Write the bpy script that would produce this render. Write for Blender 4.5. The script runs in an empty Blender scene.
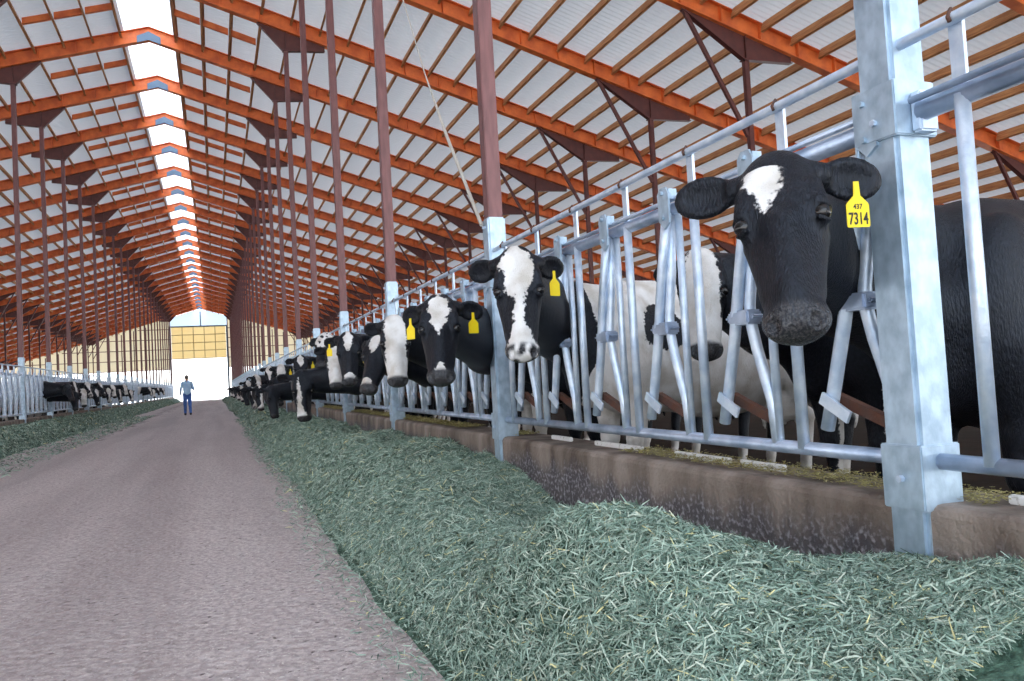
import bpy, bmesh, math, random
import numpy as np
from mathutils import Vector, Matrix

# ------------------------------------------------------------------ camera, sky, sun, exposure
S = bpy.context.scene
COL = S.collection
FPX, YAW, PITCH, ROLL = 800.0, math.atan(299/800.0), math.atan(34/800.0), 0.056
cam = bpy.data.objects.new('camera', bpy.data.cameras.new('camera'))
COL.objects.link(cam)
_f = Vector((math.sin(YAW)*math.cos(PITCH), math.cos(YAW)*math.cos(PITCH), math.sin(PITCH)))
_r = Vector((math.cos(YAW), -math.sin(YAW), 0)); _u = _r.cross(_f)
_R = _r*math.cos(ROLL) - _u*math.sin(ROLL); _U = _u*math.cos(ROLL) + _r*math.sin(ROLL)
_m = Matrix.Identity(4)
for i in range(3):
    _m[i][0] = _R[i]; _m[i][1] = _U[i]; _m[i][2] = -_f[i]
_m[2][3] = 1.0
cam.matrix_world = _m
cam.data.sensor_width = 36.0; cam.data.lens = FPX*36.0/1024.0
cam.data.clip_start = 0.05; cam.data.clip_end = 600
S.camera = cam
S.view_settings.view_transform = 'Standard'; S.view_settings.look = 'None'
S.view_settings.exposure = 1.08; S.view_settings.gamma = 1.0
S.view_settings.use_curve_mapping = False
W = bpy.data.worlds.new('sky'); S.world = W; W.use_nodes = True
nt = W.node_tree; nt.nodes.clear()
wo = nt.nodes.new('ShaderNodeOutputWorld'); bg = nt.nodes.new('ShaderNodeBackground')
tc = nt.nodes.new('ShaderNodeTexCoord'); sx = nt.nodes.new('ShaderNodeSeparateXYZ')
rp = nt.nodes.new('ShaderNodeValToRGB')
nt.links.new(tc.outputs['Generated'], sx.inputs[0]); nt.links.new(sx.outputs['Z'], rp.inputs[0])
rp.color_ramp.elements[0].position = 0.0; rp.color_ramp.elements[0].color = (1.0, 0.99, 0.97, 1)
rp.color_ramp.elements[1].position = 0.6; rp.color_ramp.elements[1].color = (0.62, 0.78, 1.0, 1)
nt.links.new(rp.outputs[0], bg.inputs[0]); bg.inputs[1].default_value = 1.9
nt.links.new(bg.outputs[0], wo.inputs[0])
sun = bpy.data.objects.new('sun', bpy.data.lights.new('sun', 'SUN')); COL.objects.link(sun)
sun.data.energy = 4.0; sun.data.angle = 0.02; sun.data.color = (1.0, 0.95, 0.88)
sun.rotation_euler = (0, math.radians(26), 0)

# ------------------------------------------------------------------ layout numbers (metres)
CX = -1.35            # centre line of the barn
FR, FL = 1.96, -4.66  # fence lines right and left
Y0, BAY, NB = 1.83, 3.66, 28
YEND = Y0 + BAY*NB
def rb(r): return 10.8 - 0.30*r      # underside of rafter at distance r from the centre line
SL = math.atan(0.30)
EAVE = 24.6
FLOOR = 0.10          # pen floor

# ------------------------------------------------------------------ helpers
def new_mat(name):
    m = bpy.data.materials.new(name); m.use_nodes = True
    n = m.node_tree.nodes; b = n['Principled BSDF']
    return m, m.node_tree, b
def mat(name, c, rough=0.6, metal=0.0, c2=None, scale=8.0, bump=0.0, bscale=40.0, stretch=None, lo=0.35, hi=0.65, detail=4, spec=None, rough2=None):
    m, t, b = new_mat(name)
    b.inputs['Base Color'].default_value = (*c, 1); b.inputs['Roughness'].default_value = rough
    b.inputs['Metallic'].default_value = metal
    if spec is not None: b.inputs['Specular IOR Level'].default_value = spec
    if c2 is not None or bump:
        tcn = t.nodes.new('ShaderNodeTexCoord'); mp = t.nodes.new('ShaderNodeMapping')
        t.links.new(tcn.outputs['Object'], mp.inputs[0])
        if stretch: mp.inputs['Scale'].default_value = stretch
    if c2 is not None:
        nz = t.nodes.new('ShaderNodeTexNoise'); nz.inputs['Scale'].default_value = scale; nz.inputs['Detail'].default_value = detail
        r = t.nodes.new('ShaderNodeValToRGB')
        r.color_ramp.elements[0].position = lo; r.color_ramp.elements[0].color = (*c, 1)
        r.color_ramp.elements[1].position = hi; r.color_ramp.elements[1].color = (*c2, 1)
        t.links.new(mp.outputs[0], nz.inputs[0]); t.links.new(nz.outputs[0], r.inputs[0]); t.links.new(r.outputs[0], b.inputs['Base Color'])
        if rough2 is not None:
            mr = t.nodes.new('ShaderNodeMapRange'); mr.inputs['To Min'].default_value = rough; mr.inputs['To Max'].default_value = rough2
            t.links.new(nz.outputs[0], mr.inputs[0]); t.links.new(mr.outputs[0], b.inputs['Roughness'])
    if bump:
        nb = t.nodes.new('ShaderNodeTexNoise'); nb.inputs['Scale'].default_value = bscale; nb.inputs['Detail'].default_value = 5
        bp = t.nodes.new('ShaderNodeBump'); bp.inputs['Strength'].default_value = bump; bp.inputs['Distance'].default_value = 0.02
        t.links.new(mp.outputs[0], nb.inputs[0]); t.links.new(nb.outputs[0], bp.inputs['Height']); t.links.new(bp.outputs[0], b.inputs['Normal'])
    return m
def translucent(name, c, mixf=0.35, c2=None, scale=5):
    m = mat(name, c, 0.5, c2=c2, scale=scale); t = m.node_tree; b = t.nodes['Principled BSDF']
    out = t.nodes['Material Output']; tr = t.nodes.new('ShaderNodeBsdfTranslucent'); mx = t.nodes.new('ShaderNodeMixShader')
    tr.inputs[0].default_value = (*c, 1); mx.inputs[0].default_value = mixf
    t.links.new(b.outputs[0], mx.inputs[1]); t.links.new(tr.outputs[0], mx.inputs[2]); t.links.new(mx.outputs[0], out.inputs[0])
    return m
M = {}
M['galv'] = mat('galvanised', (0.50, 0.62, 0.78), 0.34, 0.55, c2=(0.74, 0.83, 0.94), scale=14, bump=0.15, bscale=60, rough2=0.55)
M['galv_rail'] = mat('galvanised_rail', (0.30, 0.38, 0.52), 0.35, 0.5, c2=(0.52, 0.60, 0.74), scale=9, bump=0.15)
M['galv_post'] = mat('galvanised_post', (0.34, 0.45, 0.56), 0.34, 0.5, c2=(0.50, 0.63, 0.75), scale=22, stretch=(1, 1, 0.7), bump=0.08, rough2=0.5)
M['rust'] = mat('rusty_iron', (0.13, 0.05, 0.03), 0.8, 0.1, c2=(0.09, 0.05, 0.04), scale=20, bump=0.3)
M['orange'] = mat('orange_steel', (0.84, 0.205, 0.045), 0.5, 0.0, c2=(0.60, 0.115, 0.028), scale=3.5, bump=0.25, bscale=25, detail=8)
M['purlin'] = mat('purlin_wood', (0.62, 0.29, 0.11), 0.7, 0.0, c2=(0.42, 0.16, 0.06), scale=5, stretch=(2, .5, 6), bump=0.2)
M['brown'] = mat('red_brown_steel', (0.135, 0.042, 0.036), 0.45, 0.1, c2=(0.095, 0.032, 0.03), scale=6)
M['postbrown'] = mat('weathered_brown_post', (0.20, 0.085, 0.085), 0.45, 0.15, c2=(0.14, 0.06, 0.062), scale=8, stretch=(4, 4, .6))
M['sheet'] = translucent('roof_sheet', (0.60, 0.61, 0.63), 0.10)  # sheeting taken as metal; slight translucency added to brighten the inside
M['skylight'] = translucent('skylight_sheet', (0.93, 0.96, 1.0), 0.75)
M['cream'] = translucent('cream_curtain', (0.90, 0.78, 0.50), 0.45)
M['pale'] = translucent('pale_curtain', (0.86, 0.80, 0.66), 0.45)
M['gable'] = translucent('gable_sheet', (0.74, 0.82, 0.90), 0.6)
M['plate'] = mat('blue_grey_plate', (0.10, 0.15, 0.21), 0.4, 0.3)
M['yellow'] = mat('yellow_tag', (0.95, 0.72, 0.01), 0.45, c2=(0.90, 0.66, 0.01), scale=30)
M['ink'] = mat('black_ink', (0.02, 0.02, 0.02), 0.6)
M['eye'] = mat('eye', (0.006, 0.005, 0.005), 0.13, spec=0.5)
M['whiteboard'] = mat('white_board', (0.85, 0.85, 0.84), 0.6, c2=(0.5, 0.48, 0.45), scale=40, lo=.58, hi=.66)  # sunlit ground put into a white base colour
M['rope'] = mat('grey_rope', (0.45, 0.42, 0.38), 0.8)

def tag(o, label, cat, group=None, kind=None):
    if label: o['label'] = label
    if cat: o['category'] = cat
    if group: o['group'] = group
    if kind: o['kind'] = kind
    return o
def empty(name, loc=(0, 0, 0), label=None, cat=None, group=None, rz=0.0):
    o = bpy.data.objects.new(name, None); COL.objects.link(o); o.location = loc; o.rotation_euler = (0, 0, rz)
    o.empty_display_size = 0.1
    return tag(o, label, cat, group)
def mesh_obj(name, verts, faces, m, parent=None, smooth=False, loc=None):
    me = bpy.data.meshes.new(name); me.from_pydata([tuple(v) for v in verts], [], [tuple(f) for f in faces]); me.update()
    if smooth: me.polygons.foreach_set('use_smooth', [True]*len(me.polygons))
    me.materials.append(m)
    o = bpy.data.objects.new(name, me); COL.objects.link(o)
    if parent: o.parent = parent
    if loc: o.location = loc
    return o
class MB:
    """collects solids into one mesh"""
    def __init__(s): s.v = []; s.f = []
    def add(s, vs, fs):
        n = len(s.v); s.v += [tuple(v) for v in vs]; s.f += [tuple(i+n for i in f) for f in fs]; return s
    def box(s, x0, x1, y0, y1, z0, z1):
        return s.add([(x0,y0,z0),(x1,y0,z0),(x1,y1,z0),(x0,y1,z0),(x0,y0,z1),(x1,y0,z1),(x1,y1,z1),(x0,y1,z1)],
                     [(0,3,2,1),(4,5,6,7),(0,1,5,4),(1,2,6,5),(2,3,7,6),(3,0,4,7)])
    def prism(s, pts, axis, a, b):
        """polygon pts in the plane across axis, extruded from a to b"""
        def P(p, t): return (t, p[0], p[1]) if axis == 'x' else ((p[0], t, p[1]) if axis == 'y' else (p[0], p[1], t))
        n = len(pts)
        return s.add([P(p, a) for p in pts]+[P(p, b) for p in pts],
                     [tuple(range(n)), tuple(range(2*n-1, n-1, -1))]+[(i, i+n, (i+1) % n+n, (i+1) % n) for i in range(n)])
    def bar(s, p, q, w, h, up=(0, 0, 1)):
        p, q = Vector(p), Vector(q); d = (q-p).normalized(); u = Vector(up)
        sd = d.cross(u).normalized(); u = sd.cross(d).normalized(); vs = []
        for c in (p, q):
            for a, b in ((-1,-1),(1,-1),(1,1),(-1,1)): vs.append(c+sd*a*w/2+u*b*h/2)
        return s.add(vs, [(0,1,2,3),(7,6,5,4),(0,4,5,1),(1,5,6,2),(2,6,7,3),(3,7,4,0)])
    def tube(s, pts, r, n=10, caps=True):
        pts = [Vector(p) for p in pts]; vs = []; fs = []
        rs = r if isinstance(r, (list, tuple)) else [r]*len(pts)
        d0 = (pts[1]-pts[0]).normalized(); a = d0.orthogonal().normalized()
        for i, p in enumerate(pts):
            d = ((pts[min(i+1, len(pts)-1)]-p).normalized()+(p-pts[max(i-1, 0)]).normalized()).normalized() if 0 < i < len(pts)-1 else \
                ((pts[1]-p) if i == 0 else (p-pts[-2])).normalized()
            a = (a-d*a.dot(d)).normalized(); b = d.cross(a)
            for k in range(n):
                t = 2*math.pi*k/n; vs.append(p+(a*math.cos(t)+b*math.sin(t))*rs[i])
        for i in range(len(pts)-1):
            for k in range(n):
                fs.append((i*n+k, i*n+(k+1) % n, (i+1)*n+(k+1) % n, (i+1)*n+k))
        if caps: fs += [tuple(range(n-1, -1, -1)), tuple(range((len(pts)-1)*n, len(pts)*n))]
        return s.add(vs, fs)
    def build(s, name, m, parent=None, smooth=False, bevel=0.0):
        o = mesh_obj(name, s.v, s.f, m, parent)
        if bevel:
            bm = bmesh.new(); bm.from_mesh(o.data)
            bmesh.ops.bevel(bm, geom=bm.edges[:], offset=bevel, segments=2, affect='EDGES'); bm.to_mesh(o.data); bm.free()
        if smooth:
            me = o.data; me.polygons.foreach_set('use_smooth', [len(p.vertices) == 4 for p in me.polygons])
        return o
def copy_tree(o, parent=None):
    c = o.copy(); COL.objects.link(c); c.parent = parent
    for ch in kids.get(o.name, ()): copy_tree(ch, c)
    return c
kids = {}
def index_children():
    kids.clear()
    for o in bpy.data.objects:
        if o.parent: kids.setdefault(o.parent.name, []).append(o)
ORD = ['first', 'second', 'third', 'fourth', 'fifth', 'sixth', 'seventh', 'eighth', 'ninth', 'tenth', 'eleventh', 'twelfth', 'thirteenth',
       'fourteenth', 'fifteenth', 'sixteenth', 'seventeenth', 'eighteenth', 'nineteenth', 'twentieth', 'twenty-first', 'twenty-second',
       'twenty-third', 'twenty-fourth', 'twenty-fifth', 'twenty-sixth', 'twenty-seventh', 'twenty-eighth', 'twenty-ninth', 'thirtieth']
rng = random.Random(7)

# ------------------------------------------------------------------ large structure
# alley floor: slightly uneven packed earth
def ground_mat():
    m, t, b = new_mat('packed_earth'); b.inputs['Roughness'].default_value = 0.9
    g = t.nodes.new('ShaderNodeNewGeometry'); L = t.links.new
    def noise(sc, det, stretch=None):
        n = t.nodes.new('ShaderNodeTexNoise'); n.inputs['Scale'].default_value = sc; n.inputs['Detail'].default_value = det
        if stretch:
            mp = t.nodes.new('ShaderNodeMapping'); mp.inputs['Scale'].default_value = stretch
            L(g.outputs['Position'], mp.inputs[0]); L(mp.outputs[0], n.inputs[0])
        else: L(g.outputs['Position'], n.inputs[0])
        return n
    def ramp(n, a, ca, b_, cb):
        r = t.nodes.new('ShaderNodeValToRGB'); e = r.color_ramp.elements
        e[0].position = a; e[0].color = (*ca, 1); e[1].position = b_; e[1].color = (*cb, 1); L(n.outputs[0], r.inputs[0]); return r
    def mix(f, a, c):
        x = t.nodes.new('ShaderNodeMix'); x.data_type = 'RGBA'; L(f, x.inputs[0])
        L(a, x.inputs[6])
        if isinstance(c, tuple): x.inputs[7].default_value = (*c, 1)
        else: L(c, x.inputs[7])
        return x.outputs[2]
    base = ramp(noise(1.2, 6, (1, .25, 1)), .3, (0.42, 0.355, 0.345), .7, (0.54, 0.465, 0.45))
    fine = ramp(noise(38, 6), .40, (0.33, 0.27, 0.26), .62, (0.68, 0.60, 0.57))
    mx = t.nodes.new('ShaderNodeMix'); mx.data_type = 'RGBA'; mx.inputs[0].default_value = .5
    L(base.outputs[0], mx.inputs[6]); L(fine.outputs[0], mx.inputs[7])
    sp = ramp(noise(75, 3), .635, (0, 0, 0), .68, (1, 1, 1))
    c = mix(sp.outputs[0], mx.outputs[2], (0.80, 0.75, 0.69))
    dk = ramp(noise(22, 4), .66, (0, 0, 0), .72, (1, 1, 1))
    c = mix(dk.outputs[0], c, (0.10, 0.075, 0.07))
    # ragged dark line of wet dirt dropped along the far part of the alley
    sp_ = t.nodes.new('ShaderNodeSeparateXYZ'); L(g.outputs['Position'], sp_.inputs[0])
    def mth(op, a, b_=None, c_=None):
        q = t.nodes.new('ShaderNodeMath'); q.operation = op
        for i_, v_ in enumerate((a, b_, c_)):
            if v_ is None: continue
            if isinstance(v_, (int, float)): q.inputs[i_].default_value = v_
            else: L(v_, q.inputs[i_])
        return q.outputs[0]
    wob = noise(.35, 3)
    dx = mth('ABSOLUTE', mth('ADD', mth('MULTIPLY_ADD', wob.outputs[0], 1.2, sp_.outputs['X']), 2.15))
    band = mth('MULTIPLY', mth('LESS_THAN', dx, .16), mth('GREATER_THAN', sp_.outputs['Y'], 21.0))
    rg = ramp(noise(2.2, 5, (2, .6, 1)), .44, (0, 0, 0), .58, (.75, .75, .75))
    c = mix(mth('MULTIPLY', band, rg.outputs[0]), c, (0.13, 0.10, 0.095))
    tr = ramp(noise(.9, 4, (1.6, .06, 1)), .42, (0, 0, 0), .62, (.38, .38, .38))
    c = mix(tr.outputs[0], c, (0.25, 0.20, 0.195))
    L(c, b.inputs['Base Color'])
    bp = t.nodes.new('ShaderNodeBump'); bp.inputs['Strength'].default_value = 1.0; bp.inputs['Distance'].default_value = .03
    L(noise(20, 10).outputs[0], bp.inputs['Height']); L(bp.outputs[0], b.inputs['Normal'])
    return m
M['earth'] = ground_mat()
def grid_mesh(name, xs, ys, zf, m, kind=None, smooth=True):
    X, Y = np.meshgrid(xs, ys, indexing='ij'); Z = zf(X, Y); nx, ny = X.shape
    v = np.stack([X, Y, Z], -1).reshape(-1, 3)
    i = np.arange(nx-1)[:, None]*ny+np.arange(ny-1)[None]
    f = np.stack([i, i+ny, i+ny+1, i+1], -1).reshape(-1, 4)
    return np_mesh(name, v, f, m, smooth)
def np_mesh(name, v, f, m, smooth=True, parent=None):
    me = bpy.data.meshes.new(name); v = np.asarray(v, np.float32); f = np.asarray(f, np.int32); k = f.shape[1]
    me.vertices.add(len(v)); me.vertices.foreach_set('co', v.ravel())
    me.loops.add(f.size); me.loops.foreach_set('vertex_index', f.ravel())
    me.polygons.add(len(f)); me.polygons.foreach_set('loop_start', np.arange(0, f.size, k, dtype=np.int32))
    me.polygons.foreach_set('use_smooth', np.full(len(f), smooth, bool))
    me.update(calc_edges=True); me.materials.append(m)
    o = bpy.data.objects.new(name, me); COL.objects.link(o)
    if parent: o.parent = parent
    return o
def vnoise(X, Y, seed=0, oct=4, sc=1.0):
    r = np.random.RandomState(seed); out = np.zeros_like(X, dtype=float); amp = 1.0; tot = 0
    for o_ in range(oct):
        for _ in range(5):
            a = r.uniform(0, 2*math.pi); k = sc*2**o_*r.uniform(.7, 1.4); ph = r.uniform(0, 6.28)
            out += amp*np.sin(k*(X*math.cos(a)+Y*math.sin(a))+ph)/5*1.6
        tot += amp; amp *= .5
    return out/tot
ys = np.concatenate([np.arange(-3, 12, .06), np.arange(12, YEND+8, .5)])
fl = grid_mesh('floor', np.arange(-4.55, 1.951, .09), ys, lambda X, Y: -0.012+0.012*vnoise(X, Y, 3, 4, 1.6)+.006*vnoise(X, Y, 5, 3, 9), M['earth'])
tag(fl, 'brown packed earth feed alley running down the middle of the barn', None, kind='structure')
M['yard'] = mat('pale_yard', (0.80, 0.76, 0.70), 0.9, c2=(0.70, 0.67, 0.62), scale=.3)
yd = MB().box(-260, 260, -120, 420, -0.4, -0.10).build('ground', M['yard']); tag(yd, 'pale sunlit yard outside the barn', None, kind='structure')
M['penfloor'] = mat('pen_floor', (0.022, 0.013, 0.009), 0.95, spec=.05, c2=(0.014, 0.009, 0.007), scale=3, bump=.5, bscale=6)
for sgn, nm in ((1, 'floor_right'), (-1, 'floor_left')):
    a, b_ = (FR+.30, CX+EAVE) if sgn > 0 else (CX-EAVE, FL-.30)
    o = MB().box(a, b_, -3, YEND, -0.35, FLOOR).build(nm, M['penfloor']); tag(o, 'dark brown pen floor under the cows', None, kind='structure')

# feed curbs
def curb_mat():
    m, t, b = new_mat('stained_concrete'); b.inputs['Roughness'].default_value = 0.85; L = t.links.new
    g = t.nodes.new('ShaderNodeNewGeometry'); sep = t.nodes.new('ShaderNodeSeparateXYZ'); L(g.outputs['Position'], sep.inputs[0])
    mp = t.nodes.new('ShaderNodeMapping'); mp.inputs['Scale'].default_value = (1, 1, .35); L(g.outputs['Position'], mp.inputs[0])
    n1 = t.nodes.new('ShaderNodeTexNoise'); n1.inputs['Scale'].default_value = 5; n1.inputs['Detail'].default_value = 8; L(mp.outputs[0], n1.inputs[0])
    r1 = t.nodes.new('ShaderNodeValToRGB'); e = r1.color_ramp.elements
    e[0].position = .3; e[0].color = (0.10, 0.072, 0.055, 1); e[1].position = .72; e[1].color = (0.36, 0.30, 0.26, 1); L(n1.outputs[0], r1.inputs[0])
    # splashed dark blue-grey band low on the wall (its own stain)
    ad = t.nodes.new('ShaderNodeMath'); ad.operation = 'MULTIPLY_ADD'; ad.inputs[1].default_value = .25; L(n1.outputs[0], ad.inputs[0]); L(sep.outputs['Z'], ad.inputs[2])
    r2 = t.nodes.new('ShaderNodeValToRGB'); e = r2.color_ramp.elements
    e[0].position = .50; e[0].color = (1, 1, 1, 1); e[1].position = .60; e[1].color = (0, 0, 0, 1); L(ad.outputs[0], r2.inputs[0])
    n2 = t.nodes.new('ShaderNodeTexNoise'); n2.inputs['Scale'].default_value = 45; n2.inputs['Detail'].default_value = 4; L(g.outputs['Position'], n2.inputs[0])
    r3 = t.nodes.new('ShaderNodeValToRGB'); e = r3.color_ramp.elements
    e[0].position = .5; e[0].color = (0.07, 0.068, 0.085, 1); e[1].position = .68; e[1].color = (0.42, 0.41, 0.46, 1); L(n2.outputs[0], r3.inputs[0])
    mx = t.nodes.new('ShaderNodeMix'); mx.data_type = 'RGBA'; mf = t.nodes.new('ShaderNodeMath'); mf.operation = 'MULTIPLY'; mf.inputs[1].default_value = .75
    L(r2.outputs[0], mf.inputs[0]); L(mf.outputs[0], mx.inputs[0]); L(r1.outputs[0], mx.inputs[6]); L(r3.outputs[0], mx.inputs[7]); L(mx.outputs[2], b.inputs['Base Color'])
    bp = t.nodes.new('ShaderNodeBump'); bp.inputs['Strength'].default_value = .5; bp.inputs['Distance'].default_value = .02
    L(n2.outputs[0], bp.inputs['Height']); L(bp.outputs[0], b.inputs['Normal'])
    return m
M['curb'] = curb_mat()
CT = 0.56
for nm, xf, s in (('wall_right', FR-.05, 1), ('wall_left', FL+.05, -1)):
    prof = [(xf, -.12), (xf, CT-.03), (xf+s*.006, CT-.012), (xf+s*.02, CT-.002), (xf+s*.04, CT), (xf+s*.34, CT-.01), (xf+s*.36, CT-.03), (xf+s*.36, -.12)]
    mb = MB()
    y = Y0-BAY
    while y < YEND-.01:   # one pour per bay, hairline joints between them
        mb.prism(prof, 'y', y+.004, min(y+BAY, YEND)-.004); y += BAY
    o = mb.build(nm, M['curb']); tag(o, 'low stained concrete feed curb carrying the headlock fence', None, kind='structure')

# corrugated roof, one object per slope
PD, RD = 0.20, 0.38      # purlin depth, rafter depth
TOP = RD+.02             # roof sheet above the rafter underside
pit = .15
yy = np.arange(-9.0, YEND+.4, pit/6)
wv = .017*np.sin(2*math.pi*yy/pit)
for nm, s in (('ceiling_right', 1), ('ceiling_left', -1)):
    rr = np.array([.62, 5, 10, 15, 20, EAVE+.5])
    v = np.array([(CX+s*r, y, rb(r)+TOP+.012+w) for r in rr for y, w in zip(yy, wv)])
    n = len(yy); i = (np.arange(len(rr)-1)[:, None]*n+np.arange(n-1)[None]).ravel()
    f = np.stack([i, i+1, i+n+1, i+n], -1)
    o = np_mesh(nm, v, f, M['sheet']); tag(o, 'light grey corrugated roof sheeting', None, kind='structure')
sk = MB()
for s in (1, -1):
    sk.prism([(CX, rb(0)+TOP+.30), (CX+s*.75, rb(.75)+TOP+.20), (CX+s*.75, rb(.75)+TOP+.18), (CX, rb(0)+TOP+.28)], 'y', -9.0, YEND+.3)
o = sk.build('ceiling_skylight', M['skylight']); tag(o, 'bright translucent skylight strip along the roof ridge', None, kind='structure')

# far end wall: panels, door curtain, gable
def endpanel(x0, x1, z0, zt0, zt1, nm, m, y=YEND):
    return MB().prism([(x0, z0), (x1, z0), (x1, zt1), (x0, zt0)], 'y', y+.02, y+.06).build(nm, m)
DL, DR, DB, DT = -4.70, 1.50, 5.1, 8.95
for x0, x1, nm in ((CX-EAVE, DL-.2, 'wall_far_left'), (DR+.2, CX+EAVE, 'wall_far_right')):
    f = lambda x: rb(abs(x-CX))+.40
    o = endpanel(x0, x1, 3.9, f(x0), f(x1), nm, M['pale']); tag(o, 'pale cream end wall curtain above the open lower part', None, kind='structure')
    mb = MB(); x = x0
    while x <= x1+.01:
        mb.box(x-.05, x+.05, YEND-.06, YEND+.02, FLOOR, f(x)-.35); x += 1.32
    for z in (3.9, 5.1, 6.3, 7.5, 8.7):
        xa = max(x0, CX-(10.8-z)/.3) if x0 < CX else x0; xb = x1 if x0 < CX else min(x1, CX+(10.8-z)/.3)
        if xb-xa > .3: mb.box(xa, xb, YEND-.05, YEND+.02, z-.04, z+.04)
    o = mb.build(nm.replace('wall_far', 'trim_far'), M['postbrown']); tag(o, 'dark studs and rails of the end wall', None, kind='structure')
t = empty('door_curtain', (CX, YEND, DB), 'yellow gridded door curtain hanging above the bright far doorway', 'curtain')
MB().box(DL-CX, DR-CX, .0, .03, 0, DT-DB).build('panel', M['cream'], t)
mb = MB()
for i in range(1, 5): x = DL-CX+(DR-DL)*i/5; mb.box(x-.04, x+.04, -.06, 0, 0, DT-DB)
for j in range(0, 5): z = (DT-DB)*j/4; mb.box(DL-CX, DR-CX, -.06, 0, z-.04, z+.04)
mb.build('batten_grid', mat('batten', (0.42, 0.33, 0.18), .6), t)
o = MB().prism([(DL-.2, DT+.05), (DR+.2, DT+.05), (DR+.2, rb(DR+.2-CX)+.3), (CX, rb(0)+.35), (DL-.2, rb(CX-DL+.2)+.3)], 'y', YEND+.02, YEND+.06).build('wall_far_gable', M['gable'])
tag(o, 'pale blue gable above the far doorway', None, kind='structure')
mb = MB().box(CX-.07, CX+.07, YEND-.08, YEND, DT, rb(0)).box(DL-.2, DR+.2, YEND-.08, YEND+.01, DT-.02, DT+.12)
for x in (DL-.12, DR+.12): mb.box(x-.10, x+.10, YEND-.1, YEND+.1, 0, DT+.1)
o = mb.build('door_1', M['plate']); tag(o, 'frame of the tall open doorway at the far end', None, kind='structure')
# ------------------------------------------------------------------ roof frames
ROWS = (3.31, 11.36, 19.3)
def make_frame():
    root = empty('roof_frame', (CX, 0, 0))
    for s in (1, -1):
        mb = MB(); w = .10
        def P(r, dz): return (s*r, rb(r)+dz)
        r1 = EAVE+.3
        mb.prism([P(.0, .0), P(r1, 0), P(r1, .022), P(.0, .022)], 'y', -w, w)         # bottom flange
        mb.prism([P(.0, RD-.02), P(r1, RD-.02), P(r1, RD), P(.0, RD)], 'y', -w, w)     # top flange
        mb.prism([P(.0, .02), P(r1, .02), P(r1, RD-.02), P(.0, RD-.02)], 'y', -.008, .008)  # web
        for k in range(1, 27):
            r = k*.9; mb.prism([P(r, .02), P(r+.015, .02), P(r+.015, RD-.02), P(r, RD-.02)], 'y', -w*.9, w*.9)
        mb.build('rafter', M['orange'], root)
        for q in ROWS:
            h = MB()
            up, dn = (q-.66, q+.95) if q < 5 else (q-1.40, q+1.10)
            poly = [P(up, -.005), P(q-.05, rb(0)-rb(0)), (s*q, rb(q)-.47), (s*(q+.06), rb(q)-.47), P(dn, -.03), P(dn, .0)]
            poly = [P(up, -.002), P(up, -.03), (s*(q-.08), rb(q)-.46), (s*(q+.08), rb(q)-.48), (s*dn, rb(dn)-.13), P(dn, -.002)]
            h.prism(poly, 'y', -.012, .012)
            # flanges round the lower edge
            for a, b_ in ((1, 2), (2, 3), (3, 4)):
                pa, pb = poly[a], poly[b_]; h.bar((pa[0], 0, pa[1]), (pb[0], 0, pb[1]), .12, .015)
            h.bar((s*q, 0, rb(q)-.47), (s*q, 0, rb(q)), .11, .02, up=(1, 0, 0))
            h.build('haunch', M['brown'], root)
            if q > 5:
                MB().bar((s*(q-1.35), 0, rb(q-1.35)-.02), (s*(q-.05), 0, rb(q)-2.0), .07, .07, up=(0, 1, 0)).build('brace', M['brown'], root)
    pl = MB().prism([(-.30, rb(.3)-.03), (-.3, rb(.3)+.16), (0, rb(0)+.22), (.3, rb(.3)+.16), (.3, rb(.3)-.03), (0, rb(0)-.02)], 'y', -.125, -.102)
    pl.build('ridge_plate', M['plate'], root)
    return root
fr = make_frame(); index_children()
for n in range(NB):
    o = fr if n == 0 else copy_tree(fr)
    o.location = (CX, Y0+BAY*n, 0)
    tag(o, f'orange steel roof frame crossing the barn, {ORD[n]} from the near end', 'roof frame', 'roof frames')

# ------------------------------------------------------------------ purlins and mid-bay blocking
pr_r = [0.66+.69*i for i in range(35)]
def purlin_mesh(s):
    mb = MB(); y0, y1 = .11, BAY-.11
    # channel: top lip, web, bottom lip
    c, sn = math.cos(SL), math.sin(SL)
    def Q(a, z): return (s*(a*c+z*sn*1), -a*sn+z*c)
    w = .05
    mb.prism([Q(0, 0), Q(.012, 0), Q(.012, PD), Q(0, PD)], 'y', y0, y1)
    mb.prism([Q(0, 0), Q(w, 0), Q(w, .012), Q(0, .012)], 'y', y0, y1)
    mb.prism([Q(0, PD-.012), Q(w, PD-.012), Q(w, PD), Q(0, PD)], 'y', y0, y1)
    mb.prism([Q(0, 0), Q(w+.01, 0), Q(w+.01, PD*.9), Q(0, PD*.9)], 'y', y0-.02, y0)
    mb.prism([Q(0, 0), Q(w+.01, 0), Q(w+.01, PD*.9), Q(0, PD*.9)], 'y', y1, y1+.02)
    o = mb.build('roof_purlin', M['purlin']); return o
pp = {s: purlin_mesh(s) for s in (1, -1)}
allp = []
for n in range(-1, NB):
    for s in (1, -1):
        for i, r in enumerate(pr_r):
            y = Y0+BAY*n
            p = Vector((CX+s*r, y+BAY/2, rb(r)))-Vector((0, 0, 1)); d = p.dot(_f)
            if d <= .5: rank = 99
            else:
                x = 512+FPX*p.dot(_R)/d; yv = 340-FPX*p.dot(_U)/d
                inside = -150 < x < 1170 and -150 < yv < 700
                rank = d if inside else 500+d
            allp.append((rank, n, s, i, r))
allp.sort(); used = {1: False, -1: False}; rest = MB()
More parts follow.
